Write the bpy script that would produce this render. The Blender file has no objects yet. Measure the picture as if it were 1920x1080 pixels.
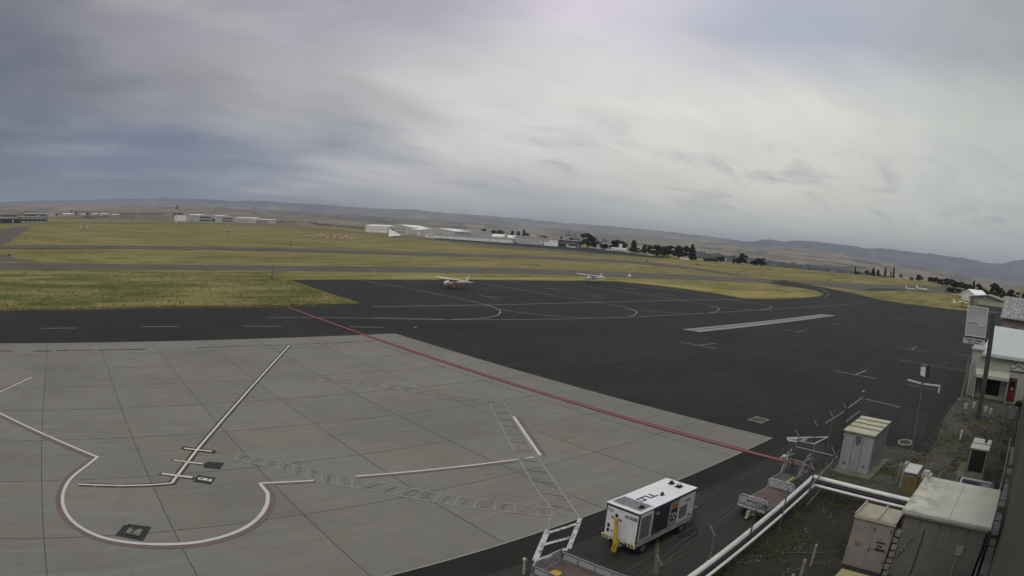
import bpy, bmesh, math, random
from mathutils import Vector, Matrix, noise
R = math.radians
C = bpy.context.scene.collection
scn = bpy.context.scene
# ------------------------------------------------------------------ camera (wide webcam lens with barrel distortion)
CAMZ = 12.0
K1, K3 = 0.813109, 0.0711313            # lens: theta = K1*r + K3*r^3, r in thousands of full-HD pixels
PITCH, ROLL, YAW = -0.0760378, -0.0657499, -0.7223734
cd = bpy.data.cameras.new('camera'); cam = bpy.data.objects.new('camera', cd); C.objects.link(cam); scn.camera = cam
cd.type = 'PANO'; cd.panorama_type = 'FISHEYE_LENS_POLYNOMIAL'
cd.sensor_fit = 'HORIZONTAL'; cd.sensor_width = 36.0; cd.sensor_height = 20.25
cd.fisheye_fov = R(180)
mm = 1920/36.0/1000
cd.fisheye_polynomial_k0 = 0; cd.fisheye_polynomial_k1 = -K1*mm; cd.fisheye_polynomial_k2 = 0
cd.fisheye_polynomial_k3 = -K3*mm**3; cd.fisheye_polynomial_k4 = 0
cd.clip_start = 0.05; cd.clip_end = 60000
MR = Matrix.Rotation(YAW, 3, 'Z') @ Matrix.Rotation(PITCH, 3, 'X') @ Matrix.Rotation(ROLL, 3, 'Y')
cam.matrix_world = Matrix.Translation((0, 0, CAMZ)) @ (MR @ Matrix.Rotation(R(90), 3, 'X')).to_4x4()
# ------------------------------------------------------------------ sky
SUN_EL, SUN_AZ = 55, 250
w = bpy.data.worlds.new("World"); scn.world = w; w.use_nodes = True
wt = w.node_tree; wt.nodes.clear()
def wn(t, **k):
    n = wt.nodes.new(t)
    for a, b in k.items(): setattr(n, a, b)
    return n
def wm(op, a, b=None, c=None, clamp=False):
    n = wn('ShaderNodeMath', operation=op, use_clamp=clamp)
    for i, v in enumerate((a, b, c)):
        if v is None: continue
        if isinstance(v, (int, float)): n.inputs[i].default_value = v
        else: wt.links.new(v, n.inputs[i])
    return n.outputs[0]
def s2l(c):
    return tuple(((x/255)/12.92 if x/255 <= .04045 else ((x/255+.055)/1.055)**2.4) for x in c)
def wramp(fac, stops, interp='EASE'):
    n = wn('ShaderNodeValToRGB'); n.color_ramp.interpolation = interp
    el = n.color_ramp.elements
    while len(el) < len(stops): el.new(.5)
    for e, (p, c) in zip(el, stops): e.position = p; e.color = (*s2l(c), 1)
    wt.links.new(fac, n.inputs[0]); return n.outputs[0]
def wmix(f, a, b, mode='MIX'):
    n = wn('ShaderNodeMix', data_type='RGBA', blend_type=mode)
    for s, v in ((n.inputs[0], f), (n.inputs[6], a), (n.inputs[7], b)):
        if isinstance(v, (int, float)): s.default_value = v
        elif isinstance(v, tuple): s.default_value = (*v, 1)
        else: wt.links.new(v, s)
    return n.outputs[2]
tc = wn('ShaderNodeTexCoord'); sep = wn('ShaderNodeSeparateXYZ'); wt.links.new(tc.outputs['Generated'], sep.inputs[0])
X, Y, Z = sep.outputs
el_ = wm('MULTIPLY', wm('ARCSINE', Z), 57.2958)
az_ = wm('MULTIPLY', wm('ARCTAN2', X, Y), 57.2958)
# the clouds lie on a high flat deck, so they shrink towards the horizon
zz = wm('ADD', wm('MAXIMUM', Z, 0.0), 0.15)
cv = wn('ShaderNodeCombineXYZ'); wt.links.new(wm('DIVIDE', X, zz), cv.inputs[0]); wt.links.new(wm('DIVIDE', Y, zz), cv.inputs[1])
def wnoise(scale, detail, rough, rot=0, sc=(1, 1, 1), dist=0.0, vec=None, loc=(0, 0, 0)):
    m = wn('ShaderNodeMapping'); m.inputs['Rotation'].default_value = (0, 0, R(rot)); m.inputs['Scale'].default_value = sc; m.inputs['Location'].default_value = loc
    wt.links.new(vec or cv.outputs[0], m.inputs[0])
    n = wn('ShaderNodeTexNoise'); n.inputs['Scale'].default_value = scale; n.inputs['Detail'].default_value = detail
    n.inputs['Roughness'].default_value = rough; n.inputs['Distortion'].default_value = dist
    wt.links.new(m.outputs[0], n.inputs[0]); return n.outputs[0]
n_big = wnoise(0.42, 4, .5, 40, (1, 1.5, 1), .5)
n_mid = wnoise(0.95, 6, .52, 40, (.8, 1.5, 1), .7, loc=(3, 1, 0))
n_fine = wnoise(2.6, 5, .55, 35, (.8, 1.4, 1), .5, loc=(7, 2, 0))
nb = wm('SUBTRACT', n_big, .5); nm = wm('SUBTRACT', n_mid, .5); nf = wm('SUBTRACT', n_fine, .5)
azw = wm('ADD', az_, wm('ADD', wm('MULTIPLY', nb, 36), wm('MULTIPLY', nm, 9)))
elw = wm('ADD', el_, wm('ADD', wm('MULTIPLY', nb, 12), wm('MULTIPLY', nm, 5)))
azf = wm('DIVIDE', wm('ADD', azw, 30), 150, clamp=True)
A = lambda az: (az+30)/150
low = wramp(azf, [(A(-27), (182, 182, 180)), (A(-12), (78, 91, 114)), (A(8), (88, 104, 130)), (A(22), (126, 134, 146)), (A(40), (192, 195, 192)), (A(62), (208, 213, 201)), (A(90), (184, 194, 187))])
mid1 = wramp(azf, [(A(-27), (190, 190, 188)), (A(-12), (84, 94, 113)), (A(5), (94, 108, 132)), (A(18), (138, 145, 158)), (A(36), (195, 195, 194)), (A(60), (214, 214, 204)), (A(90), (176, 185, 179))])
mid2 = wramp(azf, [(A(-27), (192, 192, 190)), (A(-12), (88, 93, 108)), (A(5), (138, 138, 145)), (A(20), (164, 164, 168)), (A(38), (206, 206, 205)), (A(62), (214, 214, 209)), (A(90), (180, 187, 182))])
hi = wramp(azf, [(A(-27), (188, 188, 188)), (A(-12), (106, 108, 118)), (A(12), (137, 136, 149)), (A(30), (158, 155, 172)), (A(46), (203, 199, 212)), (A(66), (163, 169, 186)), (A(90), (146, 153, 158))])
def band(a, b): return wm('DIVIDE', wm('SUBTRACT', elw, a), b-a, clamp=True)
col = wmix(band(1.0, 5.0), low, mid1)
col = wmix(band(5.5, 9.5), col, mid2)
col = wmix(band(13, 20), col, hi)
col = wmix(wm('DIVIDE', wm('SUBTRACT', el_, 26), 25, clamp=True), col, s2l((172, 173, 178)))
# ragged darker scraps of low cloud and paler rifts
f1 = wnoise(2.4, 9, .62, 38, (.75, 1.25, 1), .5, loc=(11, 5, 0))
rag = wm('MULTIPLY', wm('DIVIDE', wm('SUBTRACT', f1, .52), .16, clamp=True), wm('MULTIPLY', wm('DIVIDE', wm('SUBTRACT', 12.5, el_), 5, clamp=True), wm('DIVIDE', wm('SUBTRACT', el_, 2.2), 3, clamp=True)))
col = wmix(wm('MULTIPLY', rag, .42), col, s2l((120, 127, 144)))
rift = wm('MULTIPLY', wm('DIVIDE', wm('SUBTRACT', n_mid, .55), .2, clamp=True), .22)
col = wmix(rift, col, s2l((205, 203, 196)))
val = wm('ADD', 1.0, wm('ADD', wm('MULTIPLY', nb, .34), wm('ADD', wm('MULTIPLY', nm, .22), wm('MULTIPLY', nf, .24))))
col = wmix(1.0, col, (1.025, 1.0, .962), 'MULTIPLY')
vm = wn('ShaderNodeVectorMath', operation='SCALE'); wt.links.new(col, vm.inputs[0]); wt.links.new(val, vm.inputs['Scale'])
sky = wn('ShaderNodeTexSky', sky_type='NISHITA'); sky.sun_disc = False; sky.sun_elevation = R(SUN_EL); sky.sun_rotation = R(SUN_AZ)
bg1 = wn('ShaderNodeBackground'); wt.links.new(vm.outputs[0], bg1.inputs[0]); bg1.inputs[1].default_value = 1.05
bg2 = wn('ShaderNodeBackground'); wt.links.new(sky.outputs[0], bg2.inputs[0]); bg2.inputs[1].default_value = 0.003   # what little blue sky comes through the cloud
ad = wn('ShaderNodeAddShader'); wt.links.new(bg1.outputs[0], ad.inputs[0]); wt.links.new(bg2.outputs[0], ad.inputs[1])
wo = wn('ShaderNodeOutputWorld'); wt.links.new(ad.outputs[0], wo.inputs[0])
# ------------------------------------------------------------------ sun behind thick cloud
sl = bpy.data.lights.new('sun', 'SUN'); sl.energy = 0.95; sl.angle = R(28); sl.color = (1, .96, .9)
so = bpy.data.objects.new('sun', sl); C.objects.link(so)
sd = Vector((math.sin(R(SUN_AZ))*math.cos(R(SUN_EL)), math.cos(R(SUN_AZ))*math.cos(R(SUN_EL)), math.sin(R(SUN_EL))))
so.rotation_euler = sd.to_track_quat('Z', 'Y').to_euler()
# ------------------------------------------------------------------ exposure
vs = scn.view_settings; vs.view_transform = 'Standard'; vs.look = 'None'; vs.gamma = 1; vs.use_curve_mapping = False; vs.exposure = 0.22
scn.cycles.volume_bounces = 0; scn.cycles.max_bounces = 6; scn.cycles.transparent_max_bounces = 12
# ================================================================== surveying: pixels of the full-HD photograph to points of the place
SL = 0.015
def fz(r):                                # the airfield rises gently away from the ramp
    if r < 110: return 0.0
    if r < 190: return SL*(r-110)**2/160
    return SL*(r-150)
def ray(px, py):
    u, v = (px-960)/1000, (540-py)/1000
    rr = math.hypot(u, v)+1e-9; th = K1*rr+K3*rr**3
    return MR @ Vector((u/rr*math.sin(th), math.cos(th), v/rr*math.sin(th)))
def at(px, py, z=0.0):
    d = ray(px, py); h = math.hypot(d.x, d.y); s = d.z/h
    lo, hi = 0.0, 1500.0
    for _ in range(50):
        m = (lo+hi)/2
        if CAMZ+s*m > fz(m)+z: lo = m
        else: hi = m
    return Vector((d.x/h*lo, d.y/h*lo, fz(lo)+z))
def on_x(px, py, x): d = ray(px, py); t = x/d.x; return Vector((x, d.y*t, CAMZ+d.z*t))
def on_y(px, py, y): d = ray(px, py); t = y/d.y; return Vector((d.x*t, y, CAMZ+d.z*t))
def height(b, top):                       # height of an upright thing from its foot pixel and its top pixel
    G = at(*b); d = ray(*top); s = (d.x*G.x+d.y*G.y)/(d.x*d.x+d.y*d.y); return d.z*s+CAMZ-G.z
def azel(px, py):
    d = ray(px, py); return math.degrees(math.atan2(d.x, d.y)), math.degrees(math.atan2(d.z, math.hypot(d.x, d.y)))
# ================================================================== materials
MATS = {}
def _tree(name):
    m = bpy.data.materials.new(name); m.use_nodes = True; nt = m.node_tree
    return m, nt, nt.nodes['Principled BSDF']
class N:
    """small node-writing helper"""
    def __init__(s, nt): s.nt = nt
    def n(s, t, **k):
        x = s.nt.nodes.new(t)
        for a, b in k.items(): setattr(x, a, b)
        return x
    def set(s, sock, v):
        if isinstance(v, (int, float)): sock.default_value = v
        elif isinstance(v, tuple): sock.default_value = (*v, 1) if len(v) == 3 and sock.type == 'RGBA' else v
        else: s.nt.links.new(v, sock)
    def m(s, op, a, b=None, clamp=False):
        x = s.n('ShaderNodeMath', operation=op, use_clamp=clamp); s.set(x.inputs[0], a)
        if b is not None: s.set(x.inputs[1], b)
        return x.outputs[0]
    def mix(s, f, a, b, mode='MIX'):
        x = s.n('ShaderNodeMix', data_type='RGBA', blend_type=mode); s.set(x.inputs[0], f); s.set(x.inputs[6], a); s.set(x.inputs[7], b); return x.outputs[2]
    def pos(s, obj=False, sc=(1, 1, 1), rot=0, loc=(0, 0, 0)):
        o = s.n('ShaderNodeTexCoord').outputs['Object'] if obj else s.n('ShaderNodeNewGeometry').outputs['Position']
        m = s.n('ShaderNodeMapping'); m.inputs['Scale'].default_value = sc; m.inputs['Rotation'].default_value = (0, 0, R(rot)); m.inputs['Location'].default_value = loc
        s.nt.links.new(o, m.inputs[0]); return m.outputs[0]
    def noise(s, vec, scale, detail=4, rough=.55, dist=0.0):
        x = s.n('ShaderNodeTexNoise'); x.inputs['Scale'].default_value = scale; x.inputs['Detail'].default_value = detail
        x.inputs['Roughness'].default_value = rough; x.inputs['Distortion'].default_value = dist; s.nt.links.new(vec, x.inputs[0]); return x.outputs[0]
    def step(s, v, a, b): return s.m('DIVIDE', s.m('SUBTRACT', v, a), b-a, clamp=True)
    def bump(s, h, strength, dist, b):
        x = s.n('ShaderNodeBump'); x.inputs['Strength'].default_value = strength; x.inputs['Distance'].default_value = dist
        s.nt.links.new(h, x.inputs['Height']); s.nt.links.new(x.outputs[0], b.inputs['Normal'])
def pm(name, c1, c2=None, scale=3.0, rough=.6, metal=0.0, bump=0.0, obj=True, detail=5, sc=(1, 1, 1), lo=.35, hi=.7, dirt=None, alpha=None):
    """paint, metal or stone with wear: two tones mixed by noise"""
    if name in MATS: return MATS[name]
    m, nt, b = _tree(name); n = N(nt)
    c2 = c2 or tuple(x*.82 for x in c1)
    p = n.pos(obj, sc)
    v = n.noise(p, scale, detail, .6)
    col = n.mix(n.step(v, lo, hi), c1, c2)
    if dirt:
        d = n.noise(n.pos(obj, (1, 1, .25), 0, (5, 3, 1)), scale*1.7, 6, .7, .4)
        col = n.mix(n.m('MULTIPLY', n.step(d, .55, .8), .7), col, dirt)
    nt.links.new(col, b.inputs['Base Color'])
    b.inputs['Roughness'].default_value = rough; b.inputs['Metallic'].default_value = metal
    if bump: n.bump(n.noise(p, scale*6, 4, .6), .5, bump, b)
    if alpha is not None: b.inputs['Alpha'].default_value = alpha
    MATS[name] = m; return m
def mat_concrete():
    m, nt, b = _tree('apron_concrete'); n = N(nt)
    p = n.pos(); streak = n.noise(n.pos(sc=(.16, 1.6, 1)), 1.3, 6, .68, .3)
    streak2 = n.noise(n.pos(sc=(.10, 2.8, 1), rot=-7), 2.2, 5, .7)
    big = n.noise(p, .11, 4, .6, .5); warm = n.noise(n.pos(loc=(31, 7, 0)), .16, 5, .65, .8); fine = n.noise(p, 14, 3, .7); grit = n.noise(p, 60, 2, .6)
    c = n.mix(n.step(big, .32, .7), (.160, .156, .136), (.200, .195, .170))
    c = n.mix(n.m('MULTIPLY', n.step(warm, .50, .72), .6), c, (.215, .185, .132))
    c = n.mix(n.m('MULTIPLY', n.step(n.noise(n.pos(loc=(3, 50, 0)), .21, 5, .7, .7), .53, .72), .6), c, (.165, .125, .100))
    c = n.mix(n.m('MULTIPLY', n.step(streak, .55, .70), .45), c, (.27, .26, .225))
    c = n.mix(n.m('MULTIPLY', n.step(streak2, .60, .70), .45), c, (.29, .28, .245))
    c = n.mix(n.m('MULTIPLY', n.step(streak, .44, .28), .45), c, (.105, .102, .088))
    c = n.mix(n.m('MULTIPLY', n.step(n.noise(n.pos(loc=(9, 9, 0)), .5, 7, .75, 1.0), .62, .72), .6), c, (.075, .072, .062))
    # every slab was poured on its own day: a slightly different grey
    sx = n.n('ShaderNodeSeparateXYZ'); nt.links.new(p, sx.inputs[0])
    ix = n.m('FLOOR', n.m('DIVIDE', n.m('ADD', sx.outputs[0], 8.45), 6.06)); iy = n.m('FLOOR', n.m('DIVIDE', n.m('SUBTRACT', sx.outputs[1], 23.38), 6.04))
    cb = n.n('ShaderNodeCombineXYZ'); nt.links.new(ix, cb.inputs[0]); nt.links.new(iy, cb.inputs[1])
    wn_ = n.n('ShaderNodeTexWhiteNoise', noise_dimensions='2D'); nt.links.new(cb.outputs[0], wn_.inputs[0])
    k = n.m('ADD', .95, n.m('MULTIPLY', wn_.outputs[0], .10))
    k = n.m('MULTIPLY', k, n.m('ADD', .70, n.m('MULTIPLY', n.m('ADD', fine, n.m('MULTIPLY', grit, .8)), .34)))
    v = n.n('ShaderNodeVectorMath', operation='SCALE'); nt.links.new(c, v.inputs[0]); nt.links.new(k, v.inputs['Scale'])
    nt.links.new(v.outputs[0], b.inputs['Base Color']); b.inputs['Roughness'].default_value = .85
    n.bump(n.m('ADD', fine, grit), .4, .01, b); return m
def mat_asphalt(name, c1, c2, pale, streak_amt=.25, rough=.9):
    m, nt, b = _tree(name); n = N(nt); p = n.pos()
    big = n.noise(p, .05, 5, .6, .8); st = n.noise(n.pos(sc=(.05, 1.1, 1)), .9, 5, .7, .2); fine = n.noise(p, 9, 4, .7); grit = n.noise(p, 45, 2, .7)
    st2 = n.noise(n.pos(sc=(.07, 1.4, 1), rot=8, loc=(40, 0, 0)), .6, 5, .7)
    c = n.mix(n.step(big, .35, .62), c1, c2)
    c = n.mix(n.m('MULTIPLY', n.step(n.noise(n.pos(loc=(60, 20, 0)), .13, 6, .7, 1.2), .56, .70), .55), c, tuple(x*.62 for x in c1))
    c = n.mix(n.m('MULTIPLY', n.step(n.noise(n.pos(loc=(5, 90, 0)), .35, 7, .75, .8), .60, .74), .45), c, pale)
    c = n.mix(n.m('MULTIPLY', n.step(st, .54, .72), streak_amt), c, pale)
    c = n.mix(n.m('MULTIPLY', n.step(st2, .58, .76), streak_amt), c, pale)
    c = n.mix(n.m('MULTIPLY', n.step(fine, .5, .85), .25), c, pale)
    k = n.m('ADD', .78, n.m('MULTIPLY', grit, .44))
    v = n.n('ShaderNodeVectorMath', operation='SCALE'); nt.links.new(c, v.inputs[0]); nt.links.new(k, v.inputs['Scale'])
    nt.links.new(v.outputs[0], b.inputs['Base Color']); b.inputs['Roughness'].default_value = rough; b.inputs['Specular IOR Level'].default_value = .25
    n.bump(n.m('ADD', fine, grit), .5, .012, b); return m
def mat_grass(name, dry, straw, green, dark, k=1.0, gbias=0.0):
    m, nt, b = _tree(name); n = N(nt); p = n.pos()
    big = n.noise(n.pos(sc=(.7, 1.3, 1)), .018, 6, .62, .8); med = n.noise(n.pos(sc=(.55, 1.5, 1)), .085, 6, .66, .5); fine = n.noise(n.pos(sc=(.8, 1.2, 1)), .55, 5, .7); tuft = n.noise(p, 2.4, 4, .75)
    c = n.mix(n.step(big, .35, .66), dry, straw)
    if gbias is None:
        sx = n.n('ShaderNodeSeparateXYZ'); nt.links.new(p, sx.inputs[0]); dd = n.m('SQRT', n.m('ADD', n.m('MULTIPLY', sx.outputs[0], sx.outputs[0]), n.m('MULTIPLY', sx.outputs[1], sx.outputs[1])))
        nearf = n.m('MULTIPLY', n.step(dd, 185, 135), .09); gv = n.step(n.m('ADD', med, nearf), .50, .66)
    else: gv = n.step(med, .52-gbias, .66-gbias)
    c = n.mix(gv, c, green)
    sw = n.noise(n.pos(sc=(.06, .5, 1), rot=4), .22, 6, .7, .4); bare = n.noise(n.pos(loc=(70, 3, 0), sc=(.6, 1.6, 1)), .12, 6, .7, .8)
    c = n.mix(n.m('MULTIPLY', n.step(sw, .53, .66), .6), c, tuple(x*.45 for x in dry))
    c = n.mix(n.m('MULTIPLY', n.step(bare, .58, .70), .6), c, (.150, .115, .070))
    c = n.mix(n.m('MULTIPLY', n.step(fine, .52, .72), .55), c, dark)
    c = n.mix(n.m('MULTIPLY', n.step(fine, .46, .30), .45), c, straw)
    c = n.mix(n.m('MULTIPLY', n.step(tuft, .56, .72), .6), c, dark)
    c = n.mix(n.m('MULTIPLY', n.step(tuft, .44, .30), .35), c, straw)
    nt.links.new(c, b.inputs['Base Color']); b.inputs['Roughness'].default_value = 1; b.inputs['Specular IOR Level'].default_value = .1
    n.bump(n.m('ADD', fine, tuft), .8, .12, b); return m
def mat_gravel():
    m, nt, b = _tree('weedy_gravel'); n = N(nt); p = n.pos()
    vo = n.n('ShaderNodeTexVoronoi'); vo.inputs['Scale'].default_value = 11; nt.links.new(p, vo.inputs[0])
    sp = n.n('ShaderNodeSeparateColor'); nt.links.new(vo.outputs['Color'], sp.inputs[0])
    c = n.mix(sp.outputs[0], (.034, .032, .028), (.125, .118, .104))
    g = n.noise(n.pos(sc=(1.2, .7, 1)), .42, 6, .7, .6); t = n.noise(p, 5, 4, .75)
    moss = n.mix(n.step(t, .4, .65), (.060, .062, .026), (.020, .026, .012))
    c = n.mix(n.m('MULTIPLY', n.step(g, .42, .58), .9), c, moss)
    y = n.noise(n.pos(loc=(17, 4, 0), sc=(1.5, .6, 1)), .8, 5, .7, .5)
    c = n.mix(n.m('MULTIPLY', n.step(y, .60, .72), .7), c, (.17, .115, .035))
    nt.links.new(c, b.inputs['Base Color']); b.inputs['Roughness'].default_value = 1
    n.bump(n.m('ADD', vo.outputs['Distance'], t), .9, .05, b); return m
def mat_hills():
    m, nt, b = _tree('dry_hills'); n = N(nt); p = n.pos()
    ge = n.n('ShaderNodeNewGeometry'); sx = n.n('ShaderNodeSeparateXYZ'); nt.links.new(ge.outputs['Position'], sx.inputs[0])
    dist = n.m('SQRT', n.m('ADD', n.m('MULTIPLY', sx.outputs[0], sx.outputs[0]), n.m('MULTIPLY', sx.outputs[1], sx.outputs[1])))
    a = n.noise(p, .0006, 8, .66, .8); g = n.noise(n.pos(sc=(1, 1, 3)), .0022, 7, .7, .6); f = n.noise(p, .012, 5, .7)
    c = n.mix(n.step(a, .40, .60), (.27, .225, .155), (.165, .135, .095))
    c = n.mix(n.m('MULTIPLY', n.step(g, .50, .60), .85), c, (.070, .062, .044))  # grass and dark soil tones that also stand in for gully shading
    c = n.mix(n.m('MULTIPLY', n.step(g, .45, .36), .7), c, (.38, .32, .22))
    c = n.mix(n.m('MULTIPLY', n.step(f, .5, .75), .4), c, (.09, .08, .05))
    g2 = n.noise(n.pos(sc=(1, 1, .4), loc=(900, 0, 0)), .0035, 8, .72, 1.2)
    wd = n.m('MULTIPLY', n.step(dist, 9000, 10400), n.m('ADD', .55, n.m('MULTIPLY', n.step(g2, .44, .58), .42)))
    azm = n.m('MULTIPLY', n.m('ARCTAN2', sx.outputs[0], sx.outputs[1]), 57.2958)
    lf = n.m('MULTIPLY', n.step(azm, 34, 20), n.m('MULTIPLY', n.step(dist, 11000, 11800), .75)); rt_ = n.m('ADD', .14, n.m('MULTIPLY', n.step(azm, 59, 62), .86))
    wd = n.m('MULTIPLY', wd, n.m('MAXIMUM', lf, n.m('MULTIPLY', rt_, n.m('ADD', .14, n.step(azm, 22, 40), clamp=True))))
    c = n.mix(wd, c, (.024, .036, .052))  # wooded ridges, with the blue of the haze mixed into their colour
    nt.links.new(c, b.inputs['Base Color']); b.inputs['Roughness'].default_value = 1; b.inputs['Specular IOR Level'].default_value = 0
    n.bump(n.m('ADD', g, f), .6, 25, b); return m
def mat_paint(name, c, under, wear=.5, scale=3.0, rough=.7):
    """road paint: worn through to what lies under it"""
    if name in MATS: return MATS[name]
    m, nt, b = _tree(name); n = N(nt); p = n.pos()
    v = n.noise(p, scale, 6, .8, .3); v2 = n.noise(p, .7, 4, .6)
    f = n.step(n.m('ADD', n.m('MULTIPLY', v, .75), n.m('MULTIPLY', v2, .25)), wear-.07, wear+.05)
    nt.links.new(n.mix(f, under, n.mix(n.noise(p, 8, 3, .6), tuple(x*.86 for x in c), c)), b.inputs['Base Color']); b.inputs['Roughness'].default_value = rough
    MATS[name] = m; return m
# ================================================================== mesh building
class MB:
    def __init__(s): s.v = []; s.f = []
    def add(s, vs, fs):
        o = len(s.v); s.v += [tuple(x) for x in vs]; s.f += [tuple(i+o for i in f) for f in fs]; return s
    def box(s, a, b):
        x0, y0, z0 = a; x1, y1, z1 = b
        return s.add([(x0, y0, z0), (x1, y0, z0), (x1, y1, z0), (x0, y1, z0), (x0, y0, z1), (x1, y0, z1), (x1, y1, z1), (x0, y1, z1)],
                     [(0, 3, 2, 1), (4, 5, 6, 7), (0, 1, 5, 4), (1, 2, 6, 5), (2, 3, 7, 6), (3, 0, 4, 7)])
    def cb(s, c, d): return s.box([c[i]-d[i]/2 for i in range(3)], [c[i]+d[i]/2 for i in range(3)])
    def beam(s, p, q, wd, hg, up=(0, 0, 1)):
        p, q = Vector(p), Vector(q); d = (q-p).normalized(); u = Vector(up)
        if abs(d.dot(u)) > .99: u = Vector((1, 0, 0))
        a = d.cross(u).normalized()*wd/2; c = a.cross(d).normalized()*hg/2
        vs = [p-a-c, p+a-c, p+a+c, p-a+c, q-a-c, q+a-c, q+a+c, q-a+c]
        return s.add(vs, [(0, 1, 2, 3), (7, 6, 5, 4), (0, 4, 5, 1), (1, 5, 6, 2), (2, 6, 7, 3), (3, 7, 4, 0)])
    def tube(s, p, q, r, n=8, r2=None):
        p, q = Vector(p), Vector(q); d = (q-p).normalized(); r2 = r if r2 is None else r2
        a = d.orthogonal().normalized(); c = d.cross(a); vs = []
        for k in range(n):
            t = 2*math.pi*k/n; o = a*math.cos(t)+c*math.sin(t); vs += [p+o*r, q+o*r2]
        fs = [(2*k, 2*((k+1) % n), 2*((k+1) % n)+1, 2*k+1) for k in range(n)]
        fs += [tuple(2*k for k in reversed(range(n))), tuple(2*k+1 for k in range(n))]
        return s.add(vs, fs)
    def path(s, pts, r, n=7):
        for a, b in zip(pts, pts[1:]): s.tube(a, b, r, n)
        for a in pts[1:-1]: s.ball(a, r, 6, 4)
        return s
    def ball(s, c, r, n=10, m=6, sc=(1, 1, 1)):
        vs = [(c[0], c[1], c[2]-r*sc[2])]
        for i in range(1, m):
            ph = -math.pi/2+math.pi*i/m
            for k in range(n):
                t = 2*math.pi*k/n; vs.append((c[0]+r*sc[0]*math.cos(ph)*math.cos(t), c[1]+r*sc[1]*math.cos(ph)*math.sin(t), c[2]+r*sc[2]*math.sin(ph)))
        vs.append((c[0], c[1], c[2]+r*sc[2])); L = len(vs)-1; fs = [(0, 1+(k+1) % n, 1+k) for k in range(n)]
        for i in range(m-2):
            for k in range(n):
                a = 1+i*n; b = a+n; fs.append((a+k, a+(k+1) % n, b+(k+1) % n, b+k))
        a = 1+(m-2)*n; fs += [(a+k, a+(k+1) % n, L) for k in range(n)]
        return s.add(vs, fs)
    def face(s, pts): return s.add(pts, [tuple(range(len(pts)))])
    def loft(s, rings, cap=True):
        n = len(rings[0]); o = len(s.v)
        for r_ in rings: s.v += [tuple(x) for x in r_]
        for i in range(len(rings)-1):
            for k in range(n): s.f.append((o+i*n+k, o+i*n+(k+1) % n, o+(i+1)*n+(k+1) % n, o+(i+1)*n+k))
        if cap: s.f.append(tuple(o+k for k in reversed(range(n)))); s.f.append(tuple(o+(len(rings)-1)*n+k for k in range(n)))
        return s
    def slab(s, pts, off):                  # a flat polygon given thickness along the vector off
        n = len(pts); o = len(s.v); off = Vector(off); s.v += [tuple(p) for p in pts]+[tuple(Vector(p)+off) for p in pts]
        s.f.append(tuple(o+k for k in reversed(range(n)))); s.f.append(tuple(o+n+k for k in range(n)))
        s.f += [(o+k, o+(k+1) % n, o+n+(k+1) % n, o+n+k) for k in range(n)]; return s
    def build(s, name, m, parent=None, loc=None, smooth=False, bevel=0):
        me = bpy.data.meshes.new(name); me.from_pydata(s.v, [], s.f); me.update()
        bm = bmesh.new(); bm.from_mesh(me); bmesh.ops.recalc_face_normals(bm, faces=bm.faces); bm.to_mesh(me); bm.free()
        if smooth: me.shade_smooth(); me.set_sharp_from_angle(angle=R(38))
        me.materials.append(m); o = bpy.data.objects.new(name, me); C.objects.link(o)
        if loc: o.location = loc
        if parent: o.parent = parent
        if bevel:
            bv = o.modifiers.new('bevel', 'BEVEL'); bv.width = bevel; bv.segments = 2; bv.limit_method = 'ANGLE'
        return o
def tag(o, label=None, cat=None, group=None, kind=None):
    if label: o['label'] = label
    if cat: o['category'] = cat
    if group: o['group'] = group
    if kind: o['kind'] = kind
    return o
def thing(name, label, cat, loc=(0, 0, 0), rz=0.0, group=None):
    o = bpy.data.objects.new(name, None); C.objects.link(o); o.location = loc; o.rotation_euler = (0, 0, rz); o.empty_display_size = .2
    return tag(o, label, cat, group)
def copy_tree(o, parent=None):
    c = o.copy(); C.objects.link(c); c.parent = parent
    for ch in list(o.children): copy_tree(ch, c)
    return c
def writing(txt, size, m, parent, loc, rot, name='lettering', ext=.004, xs=1.0, align='CENTER', bold=0.0, shear=0):
    cu = bpy.data.curves.new(name, 'FONT'); cu.body = txt; cu.size = size; cu.extrude = ext; cu.align_x = align; cu.align_y = 'CENTER'; cu.offset = bold; cu.shear = shear
    o = bpy.data.objects.new(name, cu); C.objects.link(o); bpy.context.view_layer.update()
    me = bpy.data.meshes.new_from_object(o.evaluated_get(bpy.context.evaluated_depsgraph_get())); bpy.data.objects.remove(o)
    me.materials.clear(); me.materials.append(m)
    q = bpy.data.objects.new(name, me); C.objects.link(q); q.parent = parent; q.location = loc; q.rotation_euler = rot; q.scale = (xs, 1, 1)
    return q
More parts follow.
